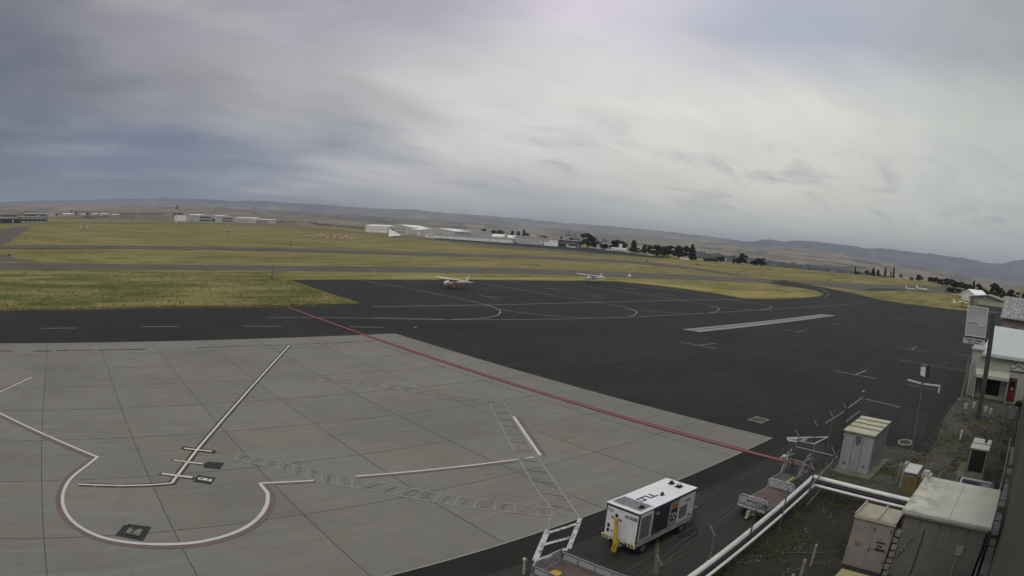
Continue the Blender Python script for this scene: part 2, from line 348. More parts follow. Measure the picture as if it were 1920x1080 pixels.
# ================================================================== the ground
def lay(x, y, l):
    r = math.hypot(x, y); return fz(r)+l*.004*(1+r/40)
def sheet(name, polys, m, layer, cell=14, kind='structure', parent=None):
    bm = bmesh.new()
    for poly in polys:
        b = bmesh.new(); vs = [b.verts.new((p[0], p[1], 0)) for p in poly]; b.faces.new(vs); bmesh.ops.triangulate(b, faces=b.faces[:])
        x0, x1 = min(p[0] for p in poly), max(p[0] for p in poly); y0, y1 = min(p[1] for p in poly), max(p[1] for p in poly)
        for k in range(math.floor(x0/cell)+1, math.ceil(x1/cell)): bmesh.ops.bisect_plane(b, geom=b.verts[:]+b.edges[:]+b.faces[:], plane_co=(k*cell, 0, 0), plane_no=(1, 0, 0))
        for k in range(math.floor(y0/cell)+1, math.ceil(y1/cell)): bmesh.ops.bisect_plane(b, geom=b.verts[:]+b.edges[:]+b.faces[:], plane_co=(0, k*cell, 0), plane_no=(0, 1, 0))
        t = bpy.data.meshes.new('t'); b.to_mesh(t); b.free(); bm.from_mesh(t); bpy.data.meshes.remove(t)
    for v in bm.verts: v.co.z = lay(v.co.x, v.co.y, layer)
    for f in bm.faces:
        f.normal_update()
        if f.normal.z < 0: f.normal_flip()
        f.smooth = True
    me = bpy.data.meshes.new(name); bm.to_mesh(me); bm.free(); me.materials.append(m)
    o = bpy.data.objects.new(name, me); C.objects.link(o)
    if parent: o.parent = parent
    elif kind: o['kind'] = kind
    return o
def G(px, py): p = at(px, py); return (p.x, p.y)
def strip_polys(pts, wd, step=5.0):
    """a painted line of width wd along ground points"""
    P = [Vector((p[0], p[1])) for p in pts]; L = []
    for i, p in enumerate(P):
        d = ((P[i]-P[i-1]).normalized() if i else Vector((0, 0)))+((P[i+1]-P[i]).normalized() if i < len(P)-1 else Vector((0, 0)))
        d = d.normalized(); n = Vector((-d.y, d.x))
        if 0 < i < len(P)-1:
            e = (P[i+1]-P[i]).normalized(); k = abs(n.dot(Vector((-e.y, e.x)))); n = n/max(k, .45)
        L.append((p+n*wd/2, p-n*wd/2))
    out = []
    for (a, b), (c, d) in zip(L, L[1:]):
        m = max(1, int((c-a).length/step))
        for k in range(m):
            t0, t1 = k/m, (k+1)/m; out.append([a.lerp(c, t0), b.lerp(d, t0), b.lerp(d, t1), a.lerp(c, t1)])
    return out
def lines(name, specs, m, layer, parent=None):
    mb = MB()
    for pts, wd in specs:
        for q in strip_polys(pts, wd): mb.face([(p.x, p.y, lay(p.x, p.y, layer)) for p in q])
    o = mb.build(name, m, parent)
    if not parent: o['kind'] = 'structure'
    return o
def GP(*px): return [G(*p) for p in px]
def smooth_line(pts, n=6):
    P = [Vector((p[0], p[1])) for p in pts]; P = [2*P[0]-P[1]]+P+[2*P[-1]-P[-2]]; out = []
    for i in range(1, len(P)-2):
        a, b, c, d = P[i-1:i+3]
        for k in range(n):
            t = k/n; out.append(.5*((2*b)+(c-a)*t+(2*a-5*b+4*c-d)*t*t+(3*b-a-3*c+d)*t**3))
    return out+[P[-2]]
# where the level airfield ends, by bearing
def plateau(az):
    if az < -40 or az > 150: return 600
    T = [(-40, 1100), (48, 1100), (55, 640), (60, 540), (70, 545), (80, 585), (90, 600), (150, 600)]
    for (a, r), (b, s) in zip(T, T[1:]):
        if a <= az <= b: return r+(s-r)*(az-a)/(b-a)
    return 600
def interp(T, x):
    if x <= T[0][0]: return T[0][1]
    for (a, r), (b, s) in zip(T, T[1:]):
        if x <= b: return r+(s-r)*(x-a)/(b-a)
    return T[-1][1]
def trace(pts): return [azel(*p) for p in pts]
RIDGE = trace([(0, 381), (70, 377), (130, 377), (235, 374), (315, 372.5), (375, 375), (480, 377.5), (580, 383), (655, 389), (730, 393), (780, 394), (842, 400), (955, 409), (1060, 419), (1160, 427), (1260, 437), (1360, 448),
               (1405, 453), (1440, 450), (1475, 455), (1485, 452), (1510, 452), (1560, 457), (1575, 460), (1600, 462), (1625, 467), (1650, 466), (1675, 467.5), (1690, 471), (1738, 477), (1746, 475.5), (1760, 479), (1800, 483), (1850, 491), (1882, 494.5), (1900, 490), (1920, 488)])
MIDR = trace([(0, 389), (250, 387), (330, 388), (480, 394), (700, 408), (850, 418), (960, 424), (1200, 446), (1410, 463), (1480, 464), (1560, 474), (1600, 481), (1640, 487), (1700, 499), (1800, 515), (1920, 535)])
NEAR = trace([(0, 402), (240, 403), (480, 408), (700, 424), (960, 440), (1100, 452), (1200, 462), (1410, 486), (1600, 507), (1700, 519), (1920, 550)])
def hill_z(r, az):
    rp = plateau(az); zp = fz(rp)
    def Z(T, rr): return CAMZ+rr*math.tan(R(interp(T, az)))
    drop = min(1, max(0, (az-40)/14))
    K = [(rp, zp), (rp*1.12, zp-2-18*drop), (1500+.3*rp, (zp+3)*(1-drop)-95*drop), (2700, Z(NEAR, 2700)*(1-drop)-62*drop), (3500, Z(NEAR, 3500)), (4800, Z(NEAR, 4800)*.6+Z(MIDR, 4800)*.4-30), (7000, Z(MIDR, 7000)), (8800, Z(MIDR, 8800)-90), (10200, Z(MIDR, 10200)-40), (12500, Z(RIDGE, 12500)), (14500, Z(RIDGE, 12500)-160), (26000, -300)]
    for (a, p), (b, s) in zip(K, K[1:]):
        if r <= b:
            t = (r-a)/(b-a); t = t*t*(3-2*t)*.6+t*.4; z = p+(s-p)*t; break
    else: z = -300
    if r > rp*1.3:
        x, y = r*math.sin(R(az)), r*math.cos(R(az)); amp = min(1, (r-rp*1.3)/2500)
        silh = min(1, abs(r-12500)/1500)*.82+.18; silm = min(1, abs(r-7000)/900)*.8+.2
        nz = abs(noise.fractal(Vector((x/1300, y/1300, 0)), .9, 2.1, 5))*-1+.35
        z += nz*(36+.0115*r)*amp*silh*silm
        if r > 8000: z += (abs(noise.fractal(Vector((x/620+9, y/620, 0)), .8, 2.2, 4))-.3)*-95*min(1, (r-8000)/1500)*max(.12, silh)
    return z
def polar(name, azs, rfun, zfun, m):
    mb = MB(); rows = []
    for az in azs:
        row = []
        for r in rfun(az): row.append(len(mb.v)); mb.v.append((r*math.sin(R(az)), r*math.cos(R(az)), zfun(r, az)))
        rows.append(row)
    for a, b in zip(rows, rows[1:]):
        for k in range(len(a)-1): mb.f.append((a[k], b[k], b[k+1], a[k+1]))
    me = bpy.data.meshes.new(name); me.from_pydata(mb.v, [], mb.f); me.shade_smooth(); me.materials.append(m)
    o = bpy.data.objects.new(name, me); C.objects.link(o); o['kind'] = 'structure'; return o
Mgrass = mat_grass('airfield_grass', (.195, .168, .062), (.290, .250, .105), (.090, .112, .030), (.056, .054, .022), gbias=None)
def ground_r(az):
    e = plateau(az); rs = [0, 30, 60, 90, 108]+[110+5*k for k in range(17)]+[200+25*k for k in range(int((e-200)/25))]
    return [r for r in rs if r < e-1][:90]
azs = [k*1.0 for k in range(-180, 181)]
NR = 62
def ground_rings(az):
    e = plateau(az); base = [0, 30, 60, 90, 108]+[110+5*k for k in range(17)]; n = NR-len(base)
    return base+[195+(e-195)*((k+1)/n) for k in range(n)]
polar('ground', azs, ground_rings, lambda r, az: fz(r), Mgrass)
def hill_rings(az):
    e = plateau(az); K = [e*(1700/e)**(k/10) for k in range(10)]+[1700*(14500/1700)**(k/150) for k in range(151)]+[17000, 20000, 26000]
    return K
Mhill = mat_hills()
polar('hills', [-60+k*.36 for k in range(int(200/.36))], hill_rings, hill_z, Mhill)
# ------------------------------------------------------------------ pavements
NEW = mat_asphalt('new_asphalt', (.0145, .0140, .0128), (.0220, .0213, .0192), (.050, .048, .042), .5)
OLD = mat_asphalt('old_asphalt', (.029, .0285, .0255), (.041, .040, .035), (.070, .067, .058), .35)
TAXI = mat_asphalt('taxiway_asphalt', (.086, .078, .066), (.108, .098, .082), (.150, .136, .110), .5)
TAR = pm('crack_sealer', (.008, .008, .009), (.014, .014, .014), 3, .6, obj=False)
apron = [(-140, 91.5), G(0, 581.5), G(250, 578), G(430, 575.5), G(540, 573.5), G(600, 571), G(664, 570), G(640, 562), G(590, 545), G(533, 525), G(700, 524.5), G(860, 524.5), G(1000, 526), G(1140, 527.5), G(1175, 529.5), G(1250, 538), G(1330, 549), G(1395, 559.5), G(1440, 560.5), G(1500, 559), G(1535, 556),
         G(1546, 552), G(1530, 545), G(1500, 540), G(1440, 531), G(1400, 527), G(1470, 525), G(1530, 536), G(1600, 550), G(1650, 562), G(1700, 570), G(1760, 577), G(1815, 583), (250, 10), (250, -40), (-30, -40), (-30, 17.3), (-140, 17.3)]
sheet('ramp_asphalt', [apron], NEW, 1, 14)
sheet('taxiway', [[(-160, 182), G(0, 493), G(240, 495.5), G(480, 498), G(720, 500), G(960, 502.5), G(1135, 509.5), G(1240, 513), G(1400, 521), G(1470, 525), G(1440, 531), G(1300, 524.5), G(1135, 518.5), G(960, 513), G(730, 510.5), G(480, 507), G(240, 505.8), G(0, 505.5), (-160, 163)]], TAXI, 1, 20)
sheet('runway', [[(-200, 300), G(0, 459.5), G(240, 460.5), G(480, 464), G(720, 471), G(960, 478), G(1115, 485), G(1220, 491), G(1290, 500), G(1360, 510), G(1420, 519), G(1390, 519), G(1350, 513.5), G(1270, 502.5), G(1185, 494), G(960, 483.5), G(720, 476), G(480, 468.5), G(240, 464.6), G(0, 464), (-200, 287)]], TAXI, 1, 20)
sheet('runway_edge_cut', [[G(0, 465.2), G(240, 465.6), G(480, 468.8), G(720, 476.3), G(960, 483.8), G(960, 484.8), G(720, 477.4), G(480, 469.9), G(240, 466.8), G(0, 466.4)]], TAR, 1, 20)
sheet('connecting_taxiway', [[G(0, 433), G(22, 426), G(62, 425), G(40, 436), G(26, 446), G(18, 455), G(0, 459), (-120, 270), (-150, 420)]], TAXI, 1.5, 25)
sheet('connecting_path', [[G(0, 476), G(14, 478), G(30, 486), G(90, 491), G(0, 491), (-80, 190), (-80, 240)]], TAXI, 1.5, 25)
sheet('far_runway', [[G(684, 437.5), G(800, 447.5), G(880, 454.5), G(960, 461.5), G(1040, 468), G(1120, 476), G(1160, 480), G(1130, 479), G(1060, 474), G(940, 463.8), G(800, 450), G(680, 439.5)]], TAXI, 1.2, 25)
sheet('far_perimeter_road', [[G(0, 418.6), G(240, 417.5), G(480, 420), G(684, 436), G(684, 438), G(480, 421.7), G(240, 419), G(0, 420)]], TAXI, 1, 25)
sheet('hangar_ramp', [[G(820, 444), G(960, 454), G(1048, 461), G(1110, 466), G(1200, 474), G(1262, 482), G(1235, 484), G(1120, 475), G(1040, 467.2), G(940, 459.5), G(815, 448.5)]], NEW, 1, 25)
sheet('side_taxiway', [[G(1468, 526), G(1600, 532), G(1700, 535), G(1790, 538), G(1830, 548), G(1780, 551), G(1700, 545), G(1620, 545), G(1545, 537)]], TAXI, 1.2, 20)
sheet('grass_island', [[G(1612, 544), G(1640, 540), G(1700, 542), G(1660, 546)]], OLD, 1.9, 20)
Mcon = mat_concrete()
EX, EY0, EY1 = 39.6, 17.3, 65.1
sheet('concrete_apron', [[(-120, EY0), (EX, EY0), (EX, EY1), (-120, EY1)]], Mcon, 2, 30)
# worn older tarmac by the carts, sealed black along the concrete
sheet('old_tarmac', [[(-10, 4), (-10, 15.9), (36, 15.4), (41.5, 16.2), (41, 12.8), (33.5, 12.6), (33, 4)]], OLD, 2.0, 12)
M_joint = pm('joint_sealer', (.030, .029, .026), (.06, .058, .052), 2, .9, obj=False)
M_pale_joint = mat_paint('pale_joint', (.29, .28, .25), (.185, .18, .162), .50, 1.2)
js = [([(-8.45+6.06*k, EY0), (-8.45+6.06*k, EY1)], .035) for k in range(-12, 8)]
lines('apron_joints', js, M_joint, 3)
cs = [([(-100, 23.38+6.04*k), (EX, 23.38+6.04*k)], .03 if k < 3 else .045) for k in range(7)]
lines('apron_cross_joints', cs[:4], M_joint, 3)
lines('apron_worn_joints', [([(-100, 23.38+6.04*k+.05), (EX, 23.38+6.04*k+.05)], .07) for k in (2, 3, 4, 5, 6)], M_pale_joint, 3.4)
rnd = random.Random(5); tw = []
x = -60
while x < 35:
    L = rnd.uniform(.6, 3.2)
    if rnd.random() < .82: tw.append(([(x, 61.2+rnd.uniform(-.1, .1)), (x+L*.5, 61.2+rnd.uniform(-.12, .12)), (x+L, 61.2+rnd.uniform(-.1, .1))], rnd.uniform(.14, .34)*(1 if x < 8 else .65)))
    x += L+rnd.uniform(.1, .5)
lines('apron_tar_line', tw, TAR, 3.6)
lines('apron_edge_halo', [([(-120, EY1-.03), (EX-.03, EY1-.03), (EX-.03, EY0+.03), (-120, EY0+.03)], .09)], pm('pale_edge', (.30, .29, .26), (.24, .23, .21), 2, .9, obj=False), 3.2)  # flat pale strip along the slab edge, imitating a sharpening halo
# ------------------------------------------------------------------ painted markings
CU = (.168, .162, .141); AU = (.018, .0175, .016)
P_RED = mat_paint('red_line_paint', (.36, .062, .080), (.10, .03, .035), .38, 2.2)
P_RED2 = mat_paint('red_worn_paint', (.33, .10, .105), (.20, .07, .07), .42, 2.0)
P_BLK = pm('black_backing_paint', (.014, .014, .015), (.026, .025, .025), 3, .75, obj=False)
P_BLKW = mat_paint('black_worn_paint', (.030, .030, .030), CU, .44, 2.5)
P_WHT = mat_paint('white_line_paint', (.60, .59, .56), (.30, .29, .26), .405, 3.2)
P_CRM = mat_paint('cream_line_paint', (.66, .63, .52), (.30, .28, .23), .42, 2.4)
P_PNK = mat_paint('faded_purple_paint', (.160, .112, .120), (.165, .145, .132), .40, 1.2)
P_GHO = mat_paint('blasted_line_paint', (.262, .262, .246), CU, .445, 1.8)
P_GHD = mat_paint('blasted_rung_paint', (.120, .116, .104), CU, .51, 1.6)
P_AWH = mat_paint('worn_white_paint', (.56, .56, .54), AU, .455, 4.5)
P_ALN = mat_paint('grey_white_paint', (.44, .43, .40), (.15, .15, .14), .40, 1.6)
P_YEL = mat_paint('faint_yellow_paint', (.30, .22, .07), CU, .46, 5)
lines('red_line_backing', [([(35.47, 12.3), (35.47, 89.8)], .62)], P_BLK, 4.2)
lines('red_line', [([(35.47, 12.3), (35.47, 89.8)], .28)], P_RED, 5.2)
lines('red_edge_line', [([(35.4, 89.9), G(430, 576.6), G(250, 579), G(0, 582.6), (-60, 91)], .25)], P_RED2, 2.4)
loop = GP((183, 858), (163, 874), (142, 890), (128, 905), (119, 925), (118, 945), (126, 965), (142, 983), (170, 1000), (205, 1012), (260, 1020), (320, 1021.5), (375, 1017), (425, 1005), (462, 989), (488, 968), (501, 945), (502, 925), (487, 907))
loopc = [tuple(p) for p in smooth_line(loop[1:-1], 4)]
stand = [(-4, 40)]
off = []
ctr = Vector(G(320, 940))
for p in loopc:
    d = (Vector(p)-ctr).normalized(); off.append((p[0]+d.x*.22, p[1]+d.y*.22))
a0 = G(0, 776); a1 = G(183, 858); dv = (Vector(a1)-Vector(a0)).normalized(); far = tuple(Vector(a0)-dv*8)
z1 = G(588, 902); z0 = G(487, 907)
lines('stand_loop_border', [([(far[0]-.1, far[1]-.2), (a1[0]-.25, a1[1]-.2)]+off, .30), ([off[-1], (z0[0]+.2, z0[1]-.2), (z1[0], z1[1]-.2)], .20)], P_PNK, 4.2)  # faded purple border line painted along the white loop
lines('stand_loop', [([far, a1]+loopc+[z0], .19), ([z0, z1], .16)], P_WHT, 5.2)
lines('stand_side_lines', [(GP((667, 894), (970, 862.5)), .16), (GP((985, 860), (1002, 858)), .16), (GP((963, 782), (1013, 855)), .20), ([tuple(Vector(G(60, 708))-(Vector(G(60, 708))-Vector(G(0, 736)))*1.6), G(60, 708)], .2)], P_WHT, 5.2)
lines('stand_side_borders', [(GP((670, 896.8), (970, 865.8)), .14), (GP((972, 782), (1021, 855)), .22), ([tuple(Vector(G(60, 706))-(Vector(G(60, 706))-Vector(G(0, 733)))*1.6), G(60, 706)], .16)], P_PNK, 4.2)  # purple border lines painted beside the white side lines
lead = GP((543, 648), (372, 841), (322, 907)); leadc = [tuple(p) for p in smooth_line(GP((322, 907), (285, 910), (240, 911.5), (195, 911), (148, 909)), 3)]
lines('lead_in_backing', [(lead+leadc[1:], .42), (GP((341, 840.5), (403, 848.5)), .46), (GP((322, 863), (385, 872)), .32), (GP((300, 888), (365, 898)), .36)], P_BLKW, 4.2)
lines('lead_in_edging', [(GP((341.5, 840.2), (404, 848.7)), .50)], P_BLK, 4.6)
lines('lead_in_line', [(lead, .15), (leadc, .14), (GP((345, 841.5), (398, 847.5)), .17), (GP((325, 864), (380, 870.8)), .17), (GP((303, 888.8), (361, 896.5)), .20)], P_CRM, 5.6)
sheet('black_marking_boxes', [GP((388, 866.5), (420.5, 868.5), (412.5, 880.5), (381.5, 877.5)), GP((371.5, 891.5), (404.5, 897), (395.5, 909), (362.5, 904))], P_BLK, 4.4, 5)
def ground_text(txt, px, size, m, rz, layer, name='painted_letters', xs=1.0):
    g = at(*px); o = writing(txt, size, m, None, (g.x, g.y, lay(g.x, g.y, layer)), (0, 0, rz), name, ext=.001, xs=xs, bold=.02); o['kind'] = 'structure'; return o
dr = Vector(G(404.5, 897))-Vector(G(371.5, 891.5)); rz0 = math.atan2(dr.y, dr.x)
ground_text('CR2', (384.2, 900.2), dr.length*.40, mat_paint('box_letter_paint', (.75, .74, .7), (.3, .3, .3), .3, 5), rz0, 5.4, xs=1.1)
ground_text('B75W', (420, 850.5), dr.length*.36, P_YEL, rz0, 4.4, xs=1.15)
# the patch of blacked-out marking
bx = GP((239, 986), (276, 991), (264, 1011), (224, 1003)); bi = GP((245, 989.5), (268, 993), (257, 1006), (234, 1000))
lines('blacked_out_marking', [(bx+[bx[0]], .30), (GP((247, 993), (258, 991), (245, 1000)), .09), (GP((234, 1001), (262, 1008)), .2)], mat_paint('scrubbed_black_paint', (.018, .018, .020), CU, .38, 2.2), 4.2)
# blasted-off walkway ladders
def walkway(up, lo_, n, name):
    U = [Vector(p) for p in smooth_line(GP(*up), 4)]; Lw = [Vector(p) for p in smooth_line(GP(*lo_), 4)]
    def pt(P, t):
        d = [0]
        for a, b in zip(P, P[1:]): d.append(d[-1]+(b-a).length)
        x = t*d[-1]
        for i in range(len(P)-1):
            if x <= d[i+1]+1e-6: return P[i].lerp(P[i+1], (x-d[i])/max(1e-6, d[i+1]-d[i]))
        return P[-1]
    lines(name, [([tuple(p) for p in U], .12), ([tuple(p) for p in Lw], .12)], P_GHO, 4.2)
    lines(name+'_rungs', [([tuple(pt(U, k/n)), tuple(pt(Lw, min(1, k/n+.25/n)))], .10) for k in range(n+1)], P_GHO, 3.8)
    lines(name+'_ghost', [([tuple(pt(U, (k+.5)/n)), tuple(pt(Lw, (k+.6)/n))], .12) for k in range(n)], P_GHD, 3.8)
walkway([(450, 851), (530, 868), (600, 884), (660, 897)], [(432, 860), (520, 880), (600, 903), (660, 914)], 8, 'walkway_near')
walkway([(700, 903), (800, 922), (900, 938), (1035, 954)], [(660, 914), (760, 932), (880, 952), (1036, 969)], 10, 'walkway_middle')
walkway([(545, 706.5), (640, 712), (740, 722), (840, 741), (945, 756)], [(538, 711.5), (640, 718), (740, 730), (830, 746), (918, 758)], 13, 'walkway_far')
walkway([(945, 756), (975, 806), (1010, 862), (1050, 918), (1087, 972)], [(918, 758), (946, 812), (975, 865), (1003, 914), (1037, 957)], 12, 'walkway_right')
lines('walkway_spur', [(GP((1036, 956), (1026, 994)), .10)], P_GHO, 4.2)
lines('tarmac_ladder_marking', [(GP((1027, 995), (1003, 1052)), .24), (GP((1088, 973), (1066, 1030)), .20), (GP((1025, 1001), (1082, 983)), .18), (GP((1015, 1023.5), (1072, 1008)), .18), (GP((1001, 1053), (1034, 1042)), .16), (GP((1054, 1031), (1064, 1032)), .2)], P_AWH, 5.2)
# runway-side lines on the ramp
lines('taxi_lane_dashes', [(GP((78, 616), (145, 615.5)), .16), (GP((265, 613), (333, 612.5)), .16), (GP((457, 612), (527, 612)), .16), (GP((655, 613), (722, 614.5)), .16), (GP((776, 614), (782, 614.3)), .3)], P_ALN, 3)
lines('drain_cover_strip', [(GP((700, 575.5), (830, 573.5), (960, 571.3), (1120, 567), (1260, 563.5), (1395, 561.2)), .75)], pm('slot_drain', (.14, .14, .13), (.10, .10, .095), 1, .9, obj=False), 3)
curves = [GP((670, 525), (735, 536), (800, 548), (850, 558), (890, 567), (920, 574.5), (936, 582), (937, 588), (925, 594), (890, 598), (850, 599.5)),
          GP((868, 526), (960, 541), (1045, 556), (1110, 566), (1160, 574.5), (1186, 581), (1194, 586), (1190, 590.5), (1180, 593.8)),
          GP((1042, 528), (1100, 536.5), (1180, 549), (1260, 561), (1310, 570), (1340, 576), (1348, 580.5), (1342, 585), (1330, 587)),
          GP((1175, 531), (1250, 543), (1330, 556), (1400, 567), (1436, 572.5), (1447, 576), (1440, 579), (1425, 581.8)),
          GP((1536, 540), (1552, 549.5), (1553, 553.5), (1545, 557)), GP((1480, 529), (1520, 537), (1545, 543)),
          GP((1625, 567.5), (1610, 569.5), (1560, 573.5), (1440, 581), (1290, 589.5), (1140, 596.5), (960, 599.8), (850, 599.7), (760, 599), (680, 597), (600, 596), (500, 595.5)),
          GP((850, 600), (790, 598), (700, 596)), GP((938, 581), (985, 588), (1050, 593.5), (1110, 596)), GP((1172, 579.5), (1220, 584.5), (1290, 588)), GP((1330, 575), (1380, 580), (1410, 581))]
lines('taxi_guide_lines', [([tuple(p) for p in smooth_line(c, 5)], .15) for c in curves], P_ALN, 4)
tees = [((1276, 642), (1344, 654.5), (1310, 648), (1342, 644.5), .13), ((1468, 618), (1521, 627), (1496, 622.5), (1512, 619), .13), ((1680, 651), (1735, 661), (1709, 656), (1718, 651), .12), ((1563, 695.5), (1644, 711), (1604, 703.2), (1624, 695), .13),
        ((1683, 675), (1818, 697.5), None, None, .12), ((1673, 596), (1699, 598.5), None, None, .12), ((1797, 666), (1820, 668.5), None, None, .1), ((895, 553), (937, 562), (916, 557.5), (955, 557), .13), ((1010, 538), (1050, 545), (1030, 541.5), (1060, 541), .12),
        ((1085, 551), (1132, 559.5), (1110, 555), (1140, 555), .13), ((1158, 538.5), (1196, 544.5), (1180, 541.5), (1195, 541), .12), ((1232, 551), (1272, 557), None, None, .12), ((755, 525.2), (789, 531.5), (772, 528), (807, 528.2), .12), ((1562, 607.8), (1572, 609.5), None, None, .3), ((945, 526.5), (975, 531), None, None, .12)]
lines('tie_down_marks', [(GP(t[0], t[1]), t[4]) for t in tees]+[(GP(t[2], t[3]), t[4]) for t in tees if t[2]], P_ALN, 4)
sheet('concrete_pad_strip', [GP((1279, 617.8), (1312, 622.8), (1567, 591.8), (1540, 589.4))], pm('pad_concrete', (.30, .30, .27), (.22, .22, .20), .5, .9, obj=False), 2.4, 14)
lines('pad_strip_slot', [(GP((1300, 619.5), (1420, 606.5), (1552, 591.5)), .9)], pm('pad_slot', (.15, .15, .135), (.11, .11, .10), .5, .9, obj=False), 3.2)
sheet('manhole_pad', [GP((1400, 787.5), (1418, 780.5), (1444, 787), (1428, 794.5))], pm('pad_concrete2', (.20, .19, .165), (.14, .135, .12), 2, .9, obj=False), 2.4, 5)
g = at(1422, 787.3)
mh = MB(); n_ = 20
for k in range(n_): mh.face([(g.x, g.y, .03), (g.x+.62*math.cos(2*math.pi*k/n_), g.y+.62*math.sin(2*math.pi*k/n_), .03), (g.x+.62*math.cos(2*math.pi*(k+1)/n_), g.y+.62*math.sin(2*math.pi*(k+1)/n_), .03)])
tag(mh.build('manhole_cover', pm('cast_iron', (.05, .045, .04), (.085, .075, .06), 8, .7, .3, obj=False)), 'dark round manhole cover in its pale concrete pad on the black ramp', 'manhole cover')
# cracks and tar joints
def crack(pts, wob, rs, wd, seed):
    r = random.Random(seed); P = [Vector(G(*p)) for p in pts]; out = [P[0]]
    for a, b in zip(P, P[1:]):
        n = max(1, int((b-a).length/rs)); d = (b-a).normalized(); q = Vector((-d.y, d.x))
        for k in range(1, n+1): out.append(a.lerp(b, k/n)+(q*r.uniform(-wob, wob) if k < n else Vector((0, 0))))
    return ([tuple(p) for p in out], wd)
M_crk = pm('open_crack', (.010, .010, .010), (.018, .018, .017), 3, .95, obj=False)
lines('ramp_tar_joints', [crack([(1621, 742), (1700, 697.5), (1780, 652), (1812, 632)], .05, 3, .13, 1), crack([(1657, 793), (1735, 735), (1790, 690), (1816, 662)], .05, 3, .12, 2), crack([(960, 660), (1040, 678), (1095, 692), (1190, 715), (1300, 743), (1440, 776), (1480, 790)], .07, 3, .09, 3),
                          crack([(1480, 605.5), (1620, 596), (1720, 590)], .06, 5, .12, 4), crack([(1240, 750), (1280, 772), (1350, 785), (1430, 797), (1465, 812)], .25, 1.6, .05, 5), crack([(1195, 757), (1225, 752), (1240, 752)], .15, 1, .06, 6)], M_crk, 3)
lines('ramp_cracks', [crack([(1093, 692), (1140, 686), (1200, 679)], .2, 1.2, .07, 7), crack([(978, 647), (1100, 643), (1180, 641)], .2, 3, .07, 8), crack([(1355, 739), (1395, 731)], .08, 1, .07, 9), crack([(1040, 628), (1055, 628)], .3, .6, .15, 10), crack([(1506, 649), (1522, 646)], .3, 1, .1, 11), crack([(962, 625), (1060, 621)], .2, 3, .06, 12),
                      crack([(1098, 718), (1150, 732)], .1, 2, .05, 13), crack([(860, 658), (880, 658)], .1, 1, .2, 14), crack([(700, 612), (870, 636), (960, 660)], .06, 4, .05, 15)], M_crk, 3.4)
lines('ramp_seams', [([(x0, yy), (xm, yy+.05), (x1, yy)], .07) for x0, xm, x1, yy in ((41, 80, 120, 27.4), (41, 75, 112, 35.1), (40, 95, 150, 42.6), (41, 70, 100, 50.2), (-30, 60, 170, 67.2), (42, 100, 170, 57.8), (-60, 20, 120, 80.6), (45, 60, 75, 22.2))]+[([(xx, 18), (xx+.05, 50), (xx, 88)], .06) for xx in (53.2, 67.5, 81.9, 96.4)], mat_paint('seam_tar', (.009, .009, .009), (.0150, .0145, .0133), .47, .6), 2.6)
lines('old_tarmac_cracks', [crack([(1340, 933), (1378, 911), (1412, 894)], .12, .4, .05, 20), crack([(1310, 900), (1370, 900), (1390, 886), (1412, 880)], .12, .4, .03, 21), crack([(1085, 1029), (1100, 1040), (1116, 1043), (1140, 1050), (1160, 1046)], .08, .3, .05, 22), crack([(1100, 1040), (1108, 1056), (1114, 1066)], .08, .3, .04, 23),
                            crack([(1060, 1031), (1085, 1029)], .05, .4, .04, 24), crack([(1140, 1062), (1160, 1047), (1185, 1052)], .06, .3, .04, 25), crack([(1116, 1043), (1135, 1034), (1150, 1020)], .07, .3, .03, 26), crack([(1300, 955), (1340, 938)], .1, .5, .03, 27), crack([(1215, 1003), (1260, 1000), (1300, 985)], .1, .4, .03, 28),
                            crack([(1330, 905), (1345, 925), (1338, 950)], .1, .3, .03, 29), crack([(1410, 935), (1395, 962), (1340, 1000)], .08, .5, .03, 30)], M_crk, 3.2)
lines('tarmac_ruts', [crack([(1215, 1078), (1290, 1020), (1370, 960), (1386, 948)], .03, .8, .05, 31), crack([(1200, 1074), (1280, 1015), (1375, 946)], .03, .8, .04, 32), crack([(1175, 1072), (1260, 1012), (1330, 965)], .03, .8, .03, 33)], pm('rut_pale', (.075, .075, .072), (.05, .05, .048), 1, .9, obj=False), 2.8)
lines('yellow_tarmac_line', [(GP((1233, 1005), (1230, 1078)), .16)], mat_paint('old_yellow_paint', (.13, .12, .05), (.05, .05, .045), .5, 5), 3.4)
# tarmac inside the fence, weeds coming through
YARD = mat_grass('yard_tarmac', (.034, .033, .029), (.052, .049, .043), (.028, .033, .018), (.018, .018, .016), gbias=-.02)
sheet('yard_tarmac', [[(4, 9.4), (32.2, 9.95), (34.2, 11.6), (34.2, -.9), (4, -.9)]], YARD, 3, 12)
GRV = mat_gravel()
arc = [G(1560, 875)]
sheet('gravel_bed', [[(34.2, -.95), (34.2, 11.9)]+GP((1560, 868), (1600, 850), (1640, 836), (1680, 838), (1712, 845), (1740, 852), (1757, 825), (1765, 795), (1782, 765), (1798, 747), (1820, 742))+[(68.9, 5.2), (68.9, -.95)]], GRV, 3, 12)

